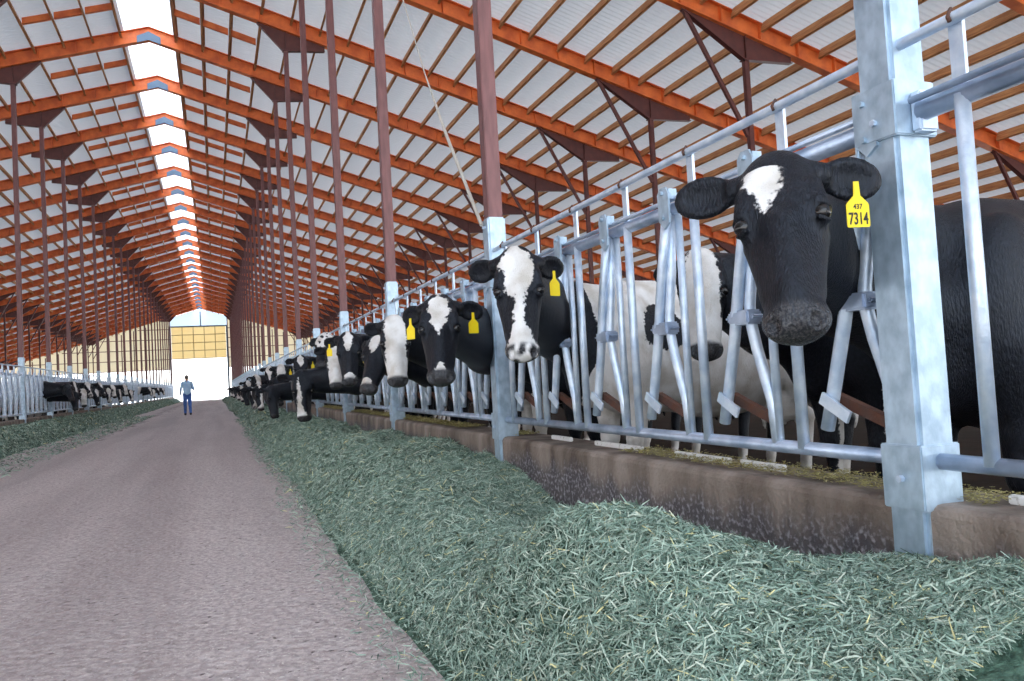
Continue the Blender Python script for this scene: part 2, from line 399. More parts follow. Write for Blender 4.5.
for k, (rank, n, s, i, r) in enumerate(allp):
    loc = (CX+s*r, Y0+BAY*n, rb(r)+RD-PD+.005)
    if k < 300:
        if used[s]: o = pp[s].copy(); COL.objects.link(o)
        else: o = pp[s]; used[s] = True
        o.location = loc
        tag(o, 'tan roof purlin spanning between two orange rafters', 'purlin', 'roof purlins')
    elif rank < 900:
        c, sn = math.cos(SL), math.sin(SL)
        a = [(loc[0]+s*(u*c+z*sn), loc[2]-u*sn+z*c) for u, z in ((0, 0), (.05, 0), (.05, PD), (0, PD))]
        rest.prism(a, 'y', loc[1]+.1, loc[1]+BAY-.1)
o = rest.build('distant_roof_purlins', M['purlin']); tag(o, 'tan roof purlins in rows towards the far end of the barn', 'purlins', kind='stuff')
def blocking(s):
    root = empty('bridging_strut', (0, 0, 0))
    mb = MB()
    for i in range(3):
        r0, r1 = pr_r[i]+.06, pr_r[i+1]-.01
        mb.prism([(s*r0, rb(r0)+.20), (s*r1, rb(r1)+.20), (s*r1, rb(r1)+.36), (s*r0, rb(r0)+.36)], 'y', -.04, .04)
    mb.build('strut', M['orange'], root); return root
bl = {s: blocking(s) for s in (1, -1)}; index_children(); fs = {1: 0, -1: 0}
for n in range(0, NB):
    for s in (1, -1):
        o = bl[s] if not fs[s] else copy_tree(bl[s]); fs[s] = 1
        o.location = (CX, Y0+BAY*(n+.5), 0)
        tag(o, f'short orange beam {"right" if s > 0 else "left"} of the ridge, {ORD[n]} bay from the near end', 'roof beam', 'bridging beams beside the ridge')

# ------------------------------------------------------------------ posts
def inner_post(s):
    """brown column in a galvanised sleeve with brackets on the fence line; s = +1 right row"""
    root = empty('support_post', (0, 0, 0)); zt = rb(3.31)-.47
    MB().box(-.055, .055, -.055, .055, 2.13, zt).box(-.09, .09, -.09, .09, zt-.02, zt).build('column', M['postbrown'], root, bevel=.006)
    sl = MB().box(-.068, .068, -.068, .068, -.1, 2.15).build('sleeve', M['galv_post'], root, bevel=.012)
    MB().box(-.076, .076, -.076, .076, CT-.02, .73).build('base_bracket', M['galv_post'], root, bevel=.004)
    x = .08
    cb = MB().prism([(-x, -x), (x, -x), (x, x), (-x, x)], 'z', 1.635, 1.80)
    cb.prism([(-x*s, 1.80), (-x*s, 1.50), (-(x-.012)*s, 1.50), (-(x-.012)*s, 1.80)], 'y', .07, .085)
    cb.build('rail_bracket', M['galv_post'], root, bevel=.004)
    for a_, b_ in ((-.115, -.078), (.078, .115)): MB().box(-.02, .05, a_, b_, 1.64, 1.76).build('clip', M['galv'], root, bevel=.006)
    for z in (.63, 1.69, 2.08): MB().tube([(-s*.068, 0, z), (-s*.09, 0, z)], .011, 6).build('bolt', M['galv'], root)
    return root
def outer_post(q):
    root = empty('steel_post', (0, 0, 0)); zt = rb(q)-.48
    MB().box(-.05, .05, -.05, .05, FLOOR-.05, zt).box(-.08, .08, -.08, .08, zt-.02, zt).build('column', M['brown'], root)
    MB().box(-.10, .10, -.10, .10, FLOOR, FLOOR+.03).build('base_plate', M['brown'], root)
    return root
for s in (1, -1):
    p = inner_post(s); index_children()
    for n in range(0 if s > 0 else 1, NB):
        o = p if n == (0 if s > 0 else 1) else copy_tree(p)
        o.location = (FR if s > 0 else FL, Y0+BAY*n, 0)
        side = 'right' if s > 0 else 'left'
        tag(o, f'brown post in galvanised sleeve, {ORD[n] if s > 0 else ORD[n-1]} along the {side} feed fence from here', 'post', f'posts on the {side} feed fence')
    for q in ROWS[1:]:
        p = outer_post(q); index_children(); first = True
        rown = 'inner pen' if q < 15 else 'eave'
        for n in range(1, NB):
            o = p if first else copy_tree(p); first = False
            o.location = (CX+s*q, Y0+BAY*n, 0)
            tag(o, f'slim red-brown post, {ORD[n-1]} from the near end of the {"right" if s > 0 else "left"} {rown} row', 'post', f'{"right" if s > 0 else "left"} {rown} row of posts')

# ------------------------------------------------------------------ headlock fence
ZB, ZT, ZN = 0.68, 1.70, 1.907
UY = [.49+.585*k for k in range(6)]
def headlock(s):
    """one bay of self-locking stanchions; s=+1 alley side is -x"""
    root = empty('headlock_panel', (0, 0, 0)); a = -s
    def ob(mb, name, m, sm=True, parent=root, bv=0): return mb.build(name, m, parent, smooth=sm, bevel=bv)
    ob(MB().tube([(0, .07, ZB), (0, BAY-.07, ZB)], .024, 12), 'bottom_rail', M['galv_rail'])
    ob(MB().tube([(0, .10, ZT), (0, BAY-.10, ZT)], .030, 12), 'top_rail', M['galv_rail'])
    ob(MB().tube([(a*.035, .10, ZT+.035), (a*.04, BAY-.10, ZT+.028)], .011, 8), 'release_rod', M['galv_rail'])
    for k, y in enumerate(UY):
        ob(MB().tube([(a*.01, y, ZB), (a*.012, y, ZT)], .021, 12), 'upright', M['galv'])
        st = MB().box(a*.012-.006, a*.012+.006, y-.022, y+.022, ZT-.02, ZN+.01)
        ob(st, 'strap', M['galv'], False)
        if k > 0:
            ob(MB().tube([(0, y-.445, ZB), (0, y-.445, ZT)], .017, 10), 'thin_upright', M['galv'])
        # fixed bent tube
        ob(MB().tube([(a*.005, y-.40, ZT), (a*.01, y-.375, 1.42), (a*.01, y-.335, 1.22), (a*.01, y-.335, 1.15), (a*.01, y-.36, 1.05), (a*.005, y-.425, ZB+.16), (0, y-.435, ZB)], .022, 12), 'bent_tube', M['galv'])
        # swinging arm
        arm = ob(MB().tube([(a*.045, y-.425, ZT-.02), (a*.045, y-.36, 1.45), (a*.035, y-.285, 1.20), (a*.03, y-.255, 1.10), (a*.02, y-.17, .86), (a*.02, y-.135, ZB+.075)], .023, 12), 'locking_arm', M['galv'])
        pv = MB().prism([(y-.49, ZT-.075), (y-.45, ZT-.10), (y-.41, ZT-.06), (y-.405, ZT+.06), (y-.43, ZT+.085), (y-.475, ZT+.085), (y-.495, ZT+.05)], 'x', a*.068, a*.078)
        for zz in (ZT+.06, ZT-.05): pv.tube([(a*.07, y-.45, zz), (a*.092, y-.45, zz)], .010, 6)
        pv.box(min(a*.03, a*.07), max(a*.03, a*.07), y-.49, y-.41, ZT+.03, ZT+.075)
        ob(pv, 'pivot_plate', M['galv_post'], False)
        cl = MB(); cz = 1.17
        cl.box(-.036, .036, y-.375, y-.25, cz-.028, cz+.028)
        cl.box(a*.02-.012, a*.02+.012, y-.25, y-.225, cz-.012, cz+.012)
        cl.tube([(a*.03, y-.385, cz), (-a*.03, y-.385, cz)], .010, 6)
        o = ob(cl, 'clamp_band', M['galv_rail'], False, bv=.008); o.location.x = a*.02
        ob(MB().bar((a*.05, y-.15, ZB+.185), (a*.05, y-.27, ZB+.12), .010, .042), 'stop_plate', M['galv'], False)
        ob(MB().bar((-a*.02, y-.15, ZB+.18), (-a*.03, y-.38, ZB+.095), .03, .035), 'stop_bar', M['rust'], False)
    return root
def headlock_far(s):
    a = -s; mb = MB()
    mb.tube([(0, .0, ZB), (0, BAY, ZB)], .024, 6, False).tube([(0, 0, ZT), (0, BAY, ZT)], .030, 6, False)
    for k, y in enumerate(UY):
        mb.tube([(0, y, ZB), (0, y, ZN)], .021, 5, False).tube([(0, y-.44, ZB), (0, y-.44, ZT)], .017, 5, False)
        mb.tube([(a*.03, y-.42, ZT), (a*.03, y-.27, 1.15), (a*.02, y-.135, ZB+.05)], .023, 5, False)
        mb.tube([(0, y-.40, ZT), (0, y-.335, 1.2), (0, y-.42, ZB)], .022, 5, False)
        mb.box(-.04, .04, y-.38, y-.25, 1.14, 1.2)
        mb.prism([(y-.49, ZT-.10), (y-.405, ZT-.08), (y-.405, ZT+.085), (y-.49, ZT+.085)], 'x', a*.04, a*.07)
    nf = len(mb.f)
    for y in UY: mb.bar((-a*.02, y-.12, ZB+.20), (-a*.03, y-.42, ZB+.07), .05, .06)
    o = mb.build('headlock_panel', M['galv']); o.data.materials.append(M['rust'])
    o.data.polygons.foreach_set('material_index', [0]*nf+[1]*(len(mb.f)-nf)); return o
for s in (1, -1):
    near = headlock(s); far = headlock_far(s); index_children()
    side = 'right' if s > 0 else 'left'; fn = ff = True
    n0 = -1 if s > 0 else 3
    for n in range(n0, NB):
        if (s > 0 and n < 6):
            o = near if fn else copy_tree(near); fn = False
        else:
            o = far if ff else far.copy()
            if not ff: COL.objects.link(o)
            ff = False
        o.location = (FR if s > 0 else FL, Y0+BAY*n, 0)
        tag(o, f'galvanised headlock fence panel, {ORD[n-n0]} bay of the {side} feed fence from the near end', 'fence panel', f'headlock panels on the {side}')
    if s < 0:
        for c in list(near.children): bpy.data.objects.remove(c)
        bpy.data.objects.remove(near)
    # continuous neck rail on clips
    x = (FR if s > 0 else FL)-s*.03
    t = empty('neck_rail', (x, Y0, ZN), f'thin galvanised neck rail along the top of the {side} feed fence', 'rail')
    MB().tube([(0, y, 0) for y in np.arange(-BAY if s > 0 else 2*BAY, BAY*NB, BAY)], .017, 10).build('pipe', M['galv'], t, smooth=True)
    for n in range(-1 if s > 0 else 3, 3 if s > 0 else 3):
        for y in UY:
            MB().tube([(-.02*s, BAY*n+y-.012, -.015), (-.022*s, BAY*n+y-.008, .0), (0, BAY*n+y, .028), (.022*s, BAY*n+y+.008, 0), (.03*s, BAY*n+y+.01, -.02)], .006, 6).build('clip', M['rust'], t, smooth=True)
# added white strips painted as sunlit ground showing behind the bottom rail
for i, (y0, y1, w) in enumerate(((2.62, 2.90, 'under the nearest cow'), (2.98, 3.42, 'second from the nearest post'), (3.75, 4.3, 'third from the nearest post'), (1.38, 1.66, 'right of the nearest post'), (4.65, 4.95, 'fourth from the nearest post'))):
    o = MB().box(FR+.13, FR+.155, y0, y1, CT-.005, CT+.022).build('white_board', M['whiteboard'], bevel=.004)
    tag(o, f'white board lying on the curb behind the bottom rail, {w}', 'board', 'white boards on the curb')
# rope hanging from the roof to the second post
pts = [(FR-.05, 9.4, 7.6), (FR-.03, 8.0, 5.2), (FR-.05, 7.0, 3.8), (FR-.08, 6.3, 3.0), (FR-.09, 5.8, 2.45), (FR-.09, 5.5, 2.1)]
o = MB().tube(pts, [.006]*3+[.014]*3, 6).build('rope', M['rope'], smooth=True); tag(o, 'thin rope slung from the roof down to the second fence post', 'rope')
# ------------------------------------------------------------------ smooth solid modelling (signed distance fields -> surface nets)
class Field:
    def __init__(s, ax, ay, az):
        s.a = [np.asarray(a, float) for a in (ax, ay, az)]
        s.F = np.ones([len(a) for a in s.a], np.float32); s.h = max(np.diff(a).max() for a in s.a)
    def _sub(s, lo, hi):
        sl = []
        for a, l, h in zip(s.a, lo, hi):
            i, j = np.searchsorted(a, l), np.searchsorted(a, h)
            if j <= i: return None, None
            sl.append(slice(i, j))
        g = np.meshgrid(*[a[q] for a, q in zip(s.a, sl)], indexing='ij', sparse=True)
        return tuple(sl), g
    def _apply(s, sl, d, k, op):
        A = s.F[sl]
        if op == 'add':
            h = np.clip(.5+.5*(A-d)/k, 0, 1); s.F[sl] = A*(1-h)+d*h-k*h*(1-h)
        else:
            d = -d; h = np.clip(.5-.5*(A-d)/k, 0, 1); s.F[sl] = A*(1-h)+d*h+k*h*(1-h)
    def rc(s, a, b, ra, rb_, k=.04, op='add'):
        a, b = np.array(a, float), np.array(b, float); m = max(ra, rb_)+k+.02
        sl, g = s._sub(np.minimum(a, b)-m, np.maximum(a, b)+m)
        if sl is None: return
        ab = b-a; L = (ab@ab)+1e-12
        t = np.clip(((g[0]-a[0])*ab[0]+(g[1]-a[1])*ab[1]+(g[2]-a[2])*ab[2])/L, 0, 1)
        d = np.sqrt((g[0]-a[0]-t*ab[0])**2+(g[1]-a[1]-t*ab[1])**2+(g[2]-a[2]-t*ab[2])**2)-(ra+(rb_-ra)*t)
        s._apply(sl, d, k, op)
    def el(s, c, r, R=None, k=.04, op='add'):
        """ellipsoid, R rows = its axes"""
        c = np.array(c, float); r = np.array(r, float); R = np.eye(3) if R is None else np.array(R, float)
        m = max(r)+k+.02; sl, g = s._sub(c-m, c+m)
        if sl is None: return
        q = [((g[0]-c[0])*R[i][0]+(g[1]-c[1])*R[i][1]+(g[2]-c[2])*R[i][2]) for i in range(3)]
        k0 = np.sqrt(sum((q[i]/r[i])**2 for i in range(3))); k1 = np.sqrt(sum((q[i]/r[i]**2)**2 for i in range(3)))+1e-9
        s._apply(sl, k0*(k0-1)/k1, k, op)
    def nets(s):
        F = s.F; ins = F < 0; nx, ny, nz = F.shape
        c = np.zeros((nx-1, ny-1, nz-1), np.int8)
        for i in (0, 1):
            for j in (0, 1):
                for k in (0, 1): c += ins[i:nx-1+i, j:ny-1+j, k:nz-1+k]
        act = (c > 0) & (c < 8); I, J, K = np.nonzero(act); N = len(I)
        idx = -np.ones(act.shape, np.int64); idx[I, J, K] = np.arange(N)
        off = [(i, j, k) for i in (0, 1) for j in (0, 1) for k in (0, 1)]
        val = {o: F[I+o[0], J+o[1], K+o[2]].astype(float) for o in off}
        acc = np.zeros((N, 3)); cnt = np.zeros(N); X = s.a
        for o in off:
            for d in range(3):
                if o[d]: continue
                p = list(o); p[d] = 1; p = tuple(p); a, b = val[o], val[p]; m = (a < 0) != (b < 0)
                t = np.where(m, a/np.where(m, a-b, 1), 0)
                pt = [X[e][(I, J, K)[e]+o[e]] for e in range(3)]
                pt[d] = pt[d]+t*(X[d][(I, J, K)[d]+1]-X[d][(I, J, K)[d]])
                acc += np.where(m[:, None], np.stack(pt, -1), 0); cnt += m
        V = acc/cnt[:, None]; fs = []
        for d in range(3):
            e, g_ = [(1, 2), (2, 0), (0, 1)][d]
            A = [slice(None)]*3; B = [slice(None)]*3; A[d] = slice(0, -1); B[d] = slice(1, None)
            sA, sB = ins[tuple(A)], ins[tuple(B)]; P = np.stack(np.nonzero(sA != sB), 0)
            ok = (P[e] > 0) & (P[g_] > 0) & (P[e] < F.shape[e]-1) & (P[g_] < F.shape[g_]-1); P = P[:, ok]
            flip = ~sA[tuple(P)]; q = []
            for de, dg in ((-1, -1), (0, -1), (0, 0), (-1, 0)):
                Q = P.copy(); Q[e] += de; Q[g_] += dg; q.append(idx[tuple(Q)])
            q = np.stack(q, -1); q[flip] = q[flip][:, ::-1]; fs.append(q)
        return V, np.concatenate(fs)
def axis(lo, hi, h, fine=()):
    """coordinates from lo to hi at step h, finer inside the (a, b, hf) ranges"""
    out = [lo]
    while out[-1] < hi:
        x = out[-1]; st = h
        for a, b, hf in fine:
            if a-.02 <= x <= b+.02: st = min(st, hf)
            else:
                dd = min(abs(x-a), abs(x-b)); st = min(st, max(hf, hf+dd*.35))
        out.append(x+st)
    return np.array(out)

# ------------------------------------------------------------------ cow materials
def hide_mat():
    m, t, b = new_mat('cow_hide'); L = t.links.new
    at = t.nodes.new('ShaderNodeAttribute'); at.attribute_name = 'coat'
    ns = t.nodes.new('ShaderNodeAttribute'); ns.attribute_name = 'nose'
    tcn = t.nodes.new('ShaderNodeTexCoord')
    n = t.nodes.new('ShaderNodeTexNoise'); n.inputs['Scale'].default_value = 55; n.inputs['Detail'].default_value = 5; L(tcn.outputs['Object'], n.inputs[0])
    ma = t.nodes.new('ShaderNodeMath'); ma.operation = 'MULTIPLY_ADD'; ma.inputs[1].default_value = .05; L(n.outputs[0], ma.inputs[0]); L(at.outputs['Fac'], ma.inputs[2])
    r = t.nodes.new('ShaderNodeMapRange'); r.inputs['From Min'].default_value = .022; r.inputs['From Max'].default_value = .030; L(ma.outputs[0], r.inputs[0])
    n2 = t.nodes.new('ShaderNodeTexNoise'); n2.inputs['Scale'].default_value = 7; n2.inputs['Detail'].default_value = 6; L(tcn.outputs['Object'], n2.inputs[0])
    wr = t.nodes.new('ShaderNodeValToRGB'); e = wr.color_ramp.elements
    e[0].position = .35; e[0].color = (0.55, 0.51, 0.46, 1); e[1].position = .6; e[1].color = (0.80, 0.79, 0.78, 1); L(n2.outputs[0], wr.inputs[0])
    br = t.nodes.new('ShaderNodeValToRGB'); e = br.color_ramp.elements
    e[0].position = .4; e[0].color = (0.0035, 0.0035, 0.005, 1); e[1].position = .7; e[1].color = (0.011, 0.012, 0.018, 1); L(n.outputs[0], br.inputs[0])
    mx = t.nodes.new('ShaderNodeMix'); mx.data_type = 'RGBA'; L(r.outputs[0], mx.inputs[0]); L(br.outputs[0], mx.inputs[6]); L(wr.outputs[0], mx.inputs[7])
    n3 = t.nodes.new('ShaderNodeTexNoise'); n3.inputs['Scale'].default_value = 160; n3.inputs['Detail'].default_value = 2; L(tcn.outputs['Object'], n3.inputs[0])
    nr = t.nodes.new('ShaderNodeValToRGB'); e = nr.color_ramp.elements
    e[0].position = .4; e[0].color = (0.018, 0.018, 0.021, 1); e[1].position = .7; e[1].color = (0.075, 0.07, 0.068, 1); L(n3.outputs[0], nr.inputs[0])
    m2 = t.nodes.new('ShaderNodeMix'); m2.data_type = 'RGBA'; L(ns.outputs['Fac'], m2.inputs[0]); L(mx.outputs[2], m2.inputs[6]); L(nr.outputs[0], m2.inputs[7])
    L(m2.outputs[2], b.inputs['Base Color'])
    rr = t.nodes.new('ShaderNodeMapRange'); rr.inputs['To Min'].default_value = .42; rr.inputs['To Max'].default_value = .26; L(ns.outputs['Fac'], rr.inputs[0]); L(rr.outputs[0], b.inputs['Roughness'])
    # short hair: fine noise pulled out along the coat
    mp = t.nodes.new('ShaderNodeMapping'); mp.inputs['Scale'].default_value = (1, 1, .22); L(tcn.outputs['Object'], mp.inputs[0])
    n4 = t.nodes.new('ShaderNodeTexNoise'); n4.inputs['Scale'].default_value = 190; n4.inputs['Detail'].default_value = 3; L(mp.outputs[0], n4.inputs[0])
    n5 = t.nodes.new('ShaderNodeTexNoise'); n5.inputs['Scale'].default_value = 16; n5.inputs['Detail'].default_value = 3; L(mp.outputs[0], n5.inputs[0])
    ad = t.nodes.new('ShaderNodeMath'); ad.operation = 'MULTIPLY_ADD'; ad.inputs[1].default_value = .35; L(n5.outputs[0], ad.inputs[0]); L(n4.outputs[0], ad.inputs[2])
    bp = t.nodes.new('ShaderNodeBump'); bp.inputs['Strength'].default_value = .55; bp.inputs['Distance'].default_value = .012; L(ad.outputs[0], bp.inputs['Height']); L(bp.outputs[0], b.inputs['Normal'])
    b.inputs['Specular IOR Level'].default_value = .34; b.inputs['Specular Tint'].default_value = (.75, .85, 1, 1)
    return m
M['hide'] = hide_mat()
LV = math.radians
def smooth01(x): x = np.clip(x, 0, 1); return x*x*(3-2*x)
def pn3(P, seed, sc):
    r = np.random.RandomState(seed); o = np.zeros(len(P))
    for i in range(9):
        k = r.normal(size=3); k = k/np.linalg.norm(k)*sc*r.uniform(.6, 1.9); o += np.sin(P@k+r.uniform(0, 6.28))
    return o/4.0
def blaze(kind):
    """half width of the white face marking along the head, (x, w) pairs, and its sideways shift"""
    return {
        'diamond': ([(.030, -.04), (.042, .042), (.085, .048), (.13, .030), (.19, .004), (.22, -.05)], -.034),
        'wide': ([(-.02, .02), (.02, .06), (.08, .088), (.16, .066), (.25, .03), (.36, .022), (.42, .05), (.47, .075), (.55, .07)], -.005),
        'kite': ([(-.01, .02), (.03, .055), (.10, .062), (.17, .04), (.24, .012), (.29, -.03), (.40, -.06), (.43, .02), (.47, .03), (.49, -.04)], 0),
        'full': ([(-.03, .06), (.1, .085), (.2, .082), (.3, .08), (.4, .09), (.47, .085), (.5, .02), (.6, 0)], 0),
        'triangle': ([(.0, .02), (.04, .05), (.12, .045), (.2, .005), (.25, -.05), (.40, -.05), (.43, .06), (.55, .06)], 0),
        'speck': ([(-.05, .08), (.1, .12), (.2, .10), (.28, .02), (.3, -.05)], 0),
        'stripe': ([(.0, .03), (.1, .035), (.25, .03), (.4, .03), (.45, .08), (.6, .08)], .0),
        'edge': ([(.0, -.02), (.05, .01), (.25, .02), (.40, .03), (.45, .06), (.6, .08)], -.045),
        'none': ([(0, -1), (1, -1)], 0)}[kind]
def build_cow(name, label, poll, gate, face_az, pitch, stand=None, tilt=0.0, side=1, hs=1.08, res=.03, hres=None, bl='wide', seed=1, bias=-.35,
              patches=(), neckx=0.0, tags='', ear=(.65, .65), number=None, group='Holstein cows', floor=FLOOR, bright=None):
    """poll = world position of the top of the head; gate = where the neck crosses the fence; face_az = heading of the muzzle (radians, world);
    pitch = muzzle below horizontal; side 1 = cow stands right of the alley."""
    rz = math.pi if side > 0 else 0.0
    if stand is None: stand = (gate[0]+side*.72, gate[1])
    root = empty(name, (stand[0], stand[1], floor), label, 'cow', group, rz)
    cr, sr = math.cos(-rz), math.sin(-rz)
    def loc(p): x, y = p[0]-stand[0], p[1]-stand[1]; return np.array([x*cr-y*sr, x*sr+y*cr, p[2]-floor])
    def vec(v): return np.array([v[0]*cr-v[1]*sr, v[0]*sr+v[1]*cr, v[2]])
    h = np.array([math.cos(face_az), math.sin(face_az), 0]); p_ = LV(pitch)
    m = math.cos(p_)*h-math.sin(p_)*np.array([0, 0, 1.]); n = math.sin(p_)*h+math.cos(p_)*np.array([0, 0, 1.]); l = np.cross(n, m)
    tl = LV(tilt); n, l = n*math.cos(tl)+l*math.sin(tl), l*math.cos(tl)-n*math.sin(tl)
    m, n, l = vec(m), vec(n), vec(l); P0 = loc(poll); G = loc(gate)
    def H(x, y, z): return P0+hs*(x*m+y*l+z*n)
    R = np.stack([m, l, n])
    hc = H(.24, 0, -.1); hr = .36*hs
    lo = np.array([-1.85, -.48, -.02]); hi = np.array([.5, .48, 1.5])
    lo = np.minimum(lo, hc-hr); hi = np.maximum(hi, hc+hr)
    if hres is None: hres = res*.55
    ax = [axis(lo[i], hi[i], res, [(hc[i]-hr*.85, hc[i]+hr*.85, hres)]) for i in range(3)]
    f = Field(*ax); rc, el = f.rc, f.el
    # trunk
    el((-.05, 0, 1.0), (.38, .26, .40), k=.1); el((-.62, 0, .97), (.64, .33, .42), k=.1); el((-1.25, 0, 1.08), (.42, .27, .34), k=.1)
    rc((.0, 0, 1.34), (-1.42, 0, 1.37), .08, .07, k=.10)
    rc((.05, 0, 1.32), (-.2, 0, 1.36), .08, .06, k=.08)
    for s_ in (1, -1):
        el((.10, s_*.18, 1.03), (.17, .10, .33), k=.08); el((-1.15, s_*.21, 1.31), (.10, .07, .07), k=.07)
        rc((.08, s_*.19, .9), (.07, s_*.17, .47), .115, .058, k=.07); el((.075, s_*.17, .46), (.055, .052, .07), k=.03)
        rc((.07, s_*.17, .42), (.05, s_*.17, .13), .042, .038, k=.02); el((.05, s_*.17, .12), (.045, .045, .04), k=.02)
        rc((.09, s_*.17, .035), (.06, s_*.17, .06), .055, .045, k=.015)
        rc((-1.32, s_*.2, 1.02), (-1.17, s_*.23, .76), .20, .13, k=.08); rc((-1.17, s_*.23, .74), (-1.50, s_*.19, .50), .10, .055, k=.05)
        rc((-1.50, s_*.19, .50), (-1.45, s_*.18, .13), .05, .040, k=.02); rc((-1.40, s_*.18, .035), (-1.44, s_*.18, .06), .055, .045, k=.015)
    el((.26, 0, .84), (.17, .12, .17), k=.08); el((-1.12, 0, .63), (.20, .16, .15), k=.05)
    for sx_ in (-.08, .08):
        for sy_ in (-.07, .07): rc((-1.12+sx_, sy_, .52), (-1.12+sx_, sy_, .45), .02, .014, k=.02)
    rc((-1.62, 0, 1.32), (-1.73, 0, 1.0), .045, .028, k=.05); rc((-1.73, 0, 1.0), (-1.73, 0, .62), .024, .02, k=.02); el((-1.73, 0, .52), (.04, .04, .13), k=.03)
    # neck: crest, middle and throat lines through the gate point
    nb = H(.03, 0, -.10); th = H(.13, 0, -.19)
    rc((.0, 0, 1.24), G+(0, 0, .10), .15, .115, k=.09); rc(G+(0, 0, .10), nb, .115, .085, k=.07)
    rc((.15, 0, 1.0), G+(0, 0, -.13), .19, .14, k=.09); rc(G+(0, 0, -.13), th, .14, .080, k=.07)
    rc((.25, 0, .85), G+(0, 0, -.17), .10, .05, k=.08); rc(G+(0, 0, -.02), H(.08, 0, -.15), .135, .10, k=.06)
    # head
    def E(c, r, k=.03, op='add', RR=None): el(H(*c), np.array(r)*hs, R if RR is None else RR, k*hs, op)
    def C(a, b, ra, rb_, k=.03, op='add'): rc(H(*a), H(*b), ra*hs, rb_*hs, k*hs, op)
    E((.11, 0, -.105), (.15, .098, .10)); E((.02, 0, -.04), (.065, .075, .045)); E((.12, 0, -.17), (.13, .072, .085), k=.04)
    for s_ in (1, -1):
        E((.11, s_*.052, -.03), (.10, .048, .035)); E((.185, s_*.088, -.052), (.048, .028, .036), k=.025)
        E((.15, s_*.060, -.16), (.11, .034, .075), k=.03); C((.23, s_*.066, -.085), (.40, s_*.048, -.10), .032, .026, k=.03)
    C((.16, 0, -.085), (.44, 0, -.100), .084, .066, k=.03); C((.13, 0, -.205), (.43, 0, -.150), .055, .036, k=.03)
    C((.22, 0, -.02), (.42, 0, -.052), .030, .022, k=.04)
    E((.472, 0, -.105), (.058, .082, .060), k=.02); E((.452, 0, -.158), (.055, .050, .028), k=.008)
    for s_ in (1, -1): E((.500, s_*.042, -.082), (.026, .030, .032), k=.014)
    for s_ in (1, -1):
        E((.510, s_*.050, -.056), (.027, .016, .026), k=.004, op='sub'); E((.500, s_*.070, -.066), (.020, .016, .008), k=.004, op='sub')
        C((.46, s_*.070, -.138), (.505, s_*.045, -.142), .007, .007, k=.005, op='sub')
        C((.12, s_*.085, -.022), (.170, s_*.100, -.024), .024, .014, k=.025); C((.23, s_*.085, -.10), (.34, s_*.064, -.12), .020, .014, k=.02)
        # eye socket and lids
        E((.202, s_*.112, -.030), (.027, .022, .020), k=.010, op='sub')
        C((.176, s_*.094, -.012), (.184, s_*.118, -.040), .0095, .008, k=.010); C((.226, s_*.090, -.020), (.220, s_*.112, -.046), .007, .007, k=.008)
    # ears
    ears = {}
    for s_, dr in ((1, ear[0]), (-1, ear[1])):
        d = s_*l*math.cos(dr)-m*.10-n*math.sin(dr); d /= np.linalg.norm(d)
        fn = m*.55+n*.85; fn -= d*(fn@d); fn /= np.linalg.norm(fn); w = np.cross(fn, d)
        b0 = H(.035, s_*.085, -.065); c0 = b0+d*.115*hs; RR = np.stack([d, w, fn])
        rc(b0, b0+d*.07*hs, .036*hs, .026*hs, k=.025)
        el(c0, (.088*hs, .060*hs, .019*hs), RR, k=.02); el(c0+fn*.020*hs-d*.01, (.068*hs, .042*hs, .018*hs), RR, k=.012, op='sub')
        el(b0+d*.02+fn*.012, (.03, .03, .022), RR, k=.02)
        ears[s_] = (c0, d, fn)
    V, Q = f.nets()
    o = np_mesh('body', V, Q, M['hide'], True, root)
    # coat
    dl = V-P0; hx, hy, hz = dl@m/hs, dl@l/hs, dl@n/hs
    prof, sh = blaze(bl); wv_ = np.interp(hx, [a for a, _ in prof], [b for _, b in prof])+.010*pn3(V, seed+5, 60)
    hd = np.minimum(wv_-np.abs(hy-sh), (hz+.125)); hd = np.where((hx > -.06) & (np.linalg.norm(V-hc, axis=1) < hr), hd, -.2)
    if bl == 'speck': hd = np.minimum(hd, .03+.05*pn3(V, seed+9, 90))
    body = (pn3(V, seed, 4.2)+bias)*.12
    for (c, r_, w_) in patches:
        d_ = (r_-np.linalg.norm((V-np.array(c)), axis=1))+.03*pn3(V, seed+3, 14); body = np.maximum(body, d_) if w_ else np.minimum(body, -d_)
    ng = smooth01((V[:, 0]-neckx)/.4); body = body-ng*.4   # neck and head black apart from the blaze
    leg = .36-V[:, 2]; body = np.maximum(body, np.where(V[:, 0] < .35, leg+.04*pn3(V, seed+1, 9)-.12, -1))
    coat = np.maximum(body, hd)
    nose = smooth01((hx-.452+np.maximum(0, -hz-.12)*.5)/.02)*(np.linalg.norm(V-hc, axis=1) < hr)
    if bl in ('wide', ): nose = nose*np.clip(.5+pn3(V, seed+2, 110)*1.5+np.abs(hy)*9-.1, 0, 1)
    for nm_, arr in (('coat', coat), ('nose', nose)):
        at = o.data.attributes.new(nm_, 'FLOAT', 'POINT'); at.data.foreach_set('value', arr.astype(np.float32))
    for s_ in (1, -1):
        me = unit_sphere(); e = bpy.data.objects.new('eye', me); COL.objects.link(e); e.parent = root
        e.location = H(.201, s_*.097, -.036); e.scale = (.0235*hs,)*3
    for ch in tags:
        s_ = 1 if ch == 'l' else -1; c0, d, fn = ears[s_]
        make_tag(root, c0+fn*.022-np.array([0, 0, .01]), fn, number)
    return root
_sph = []
def unit_sphere():
    if not _sph:
        bm = bmesh.new(); bmesh.ops.create_uvsphere(bm, u_segments=20, v_segments=12, radius=1); me = bpy.data.meshes.new('eye')
        bm.to_mesh(me); bm.free(); me.polygons.foreach_set('use_smooth', [True]*len(me.polygons)); me.materials.append(M['eye']); _sph.append(me)
    return _sph[0]
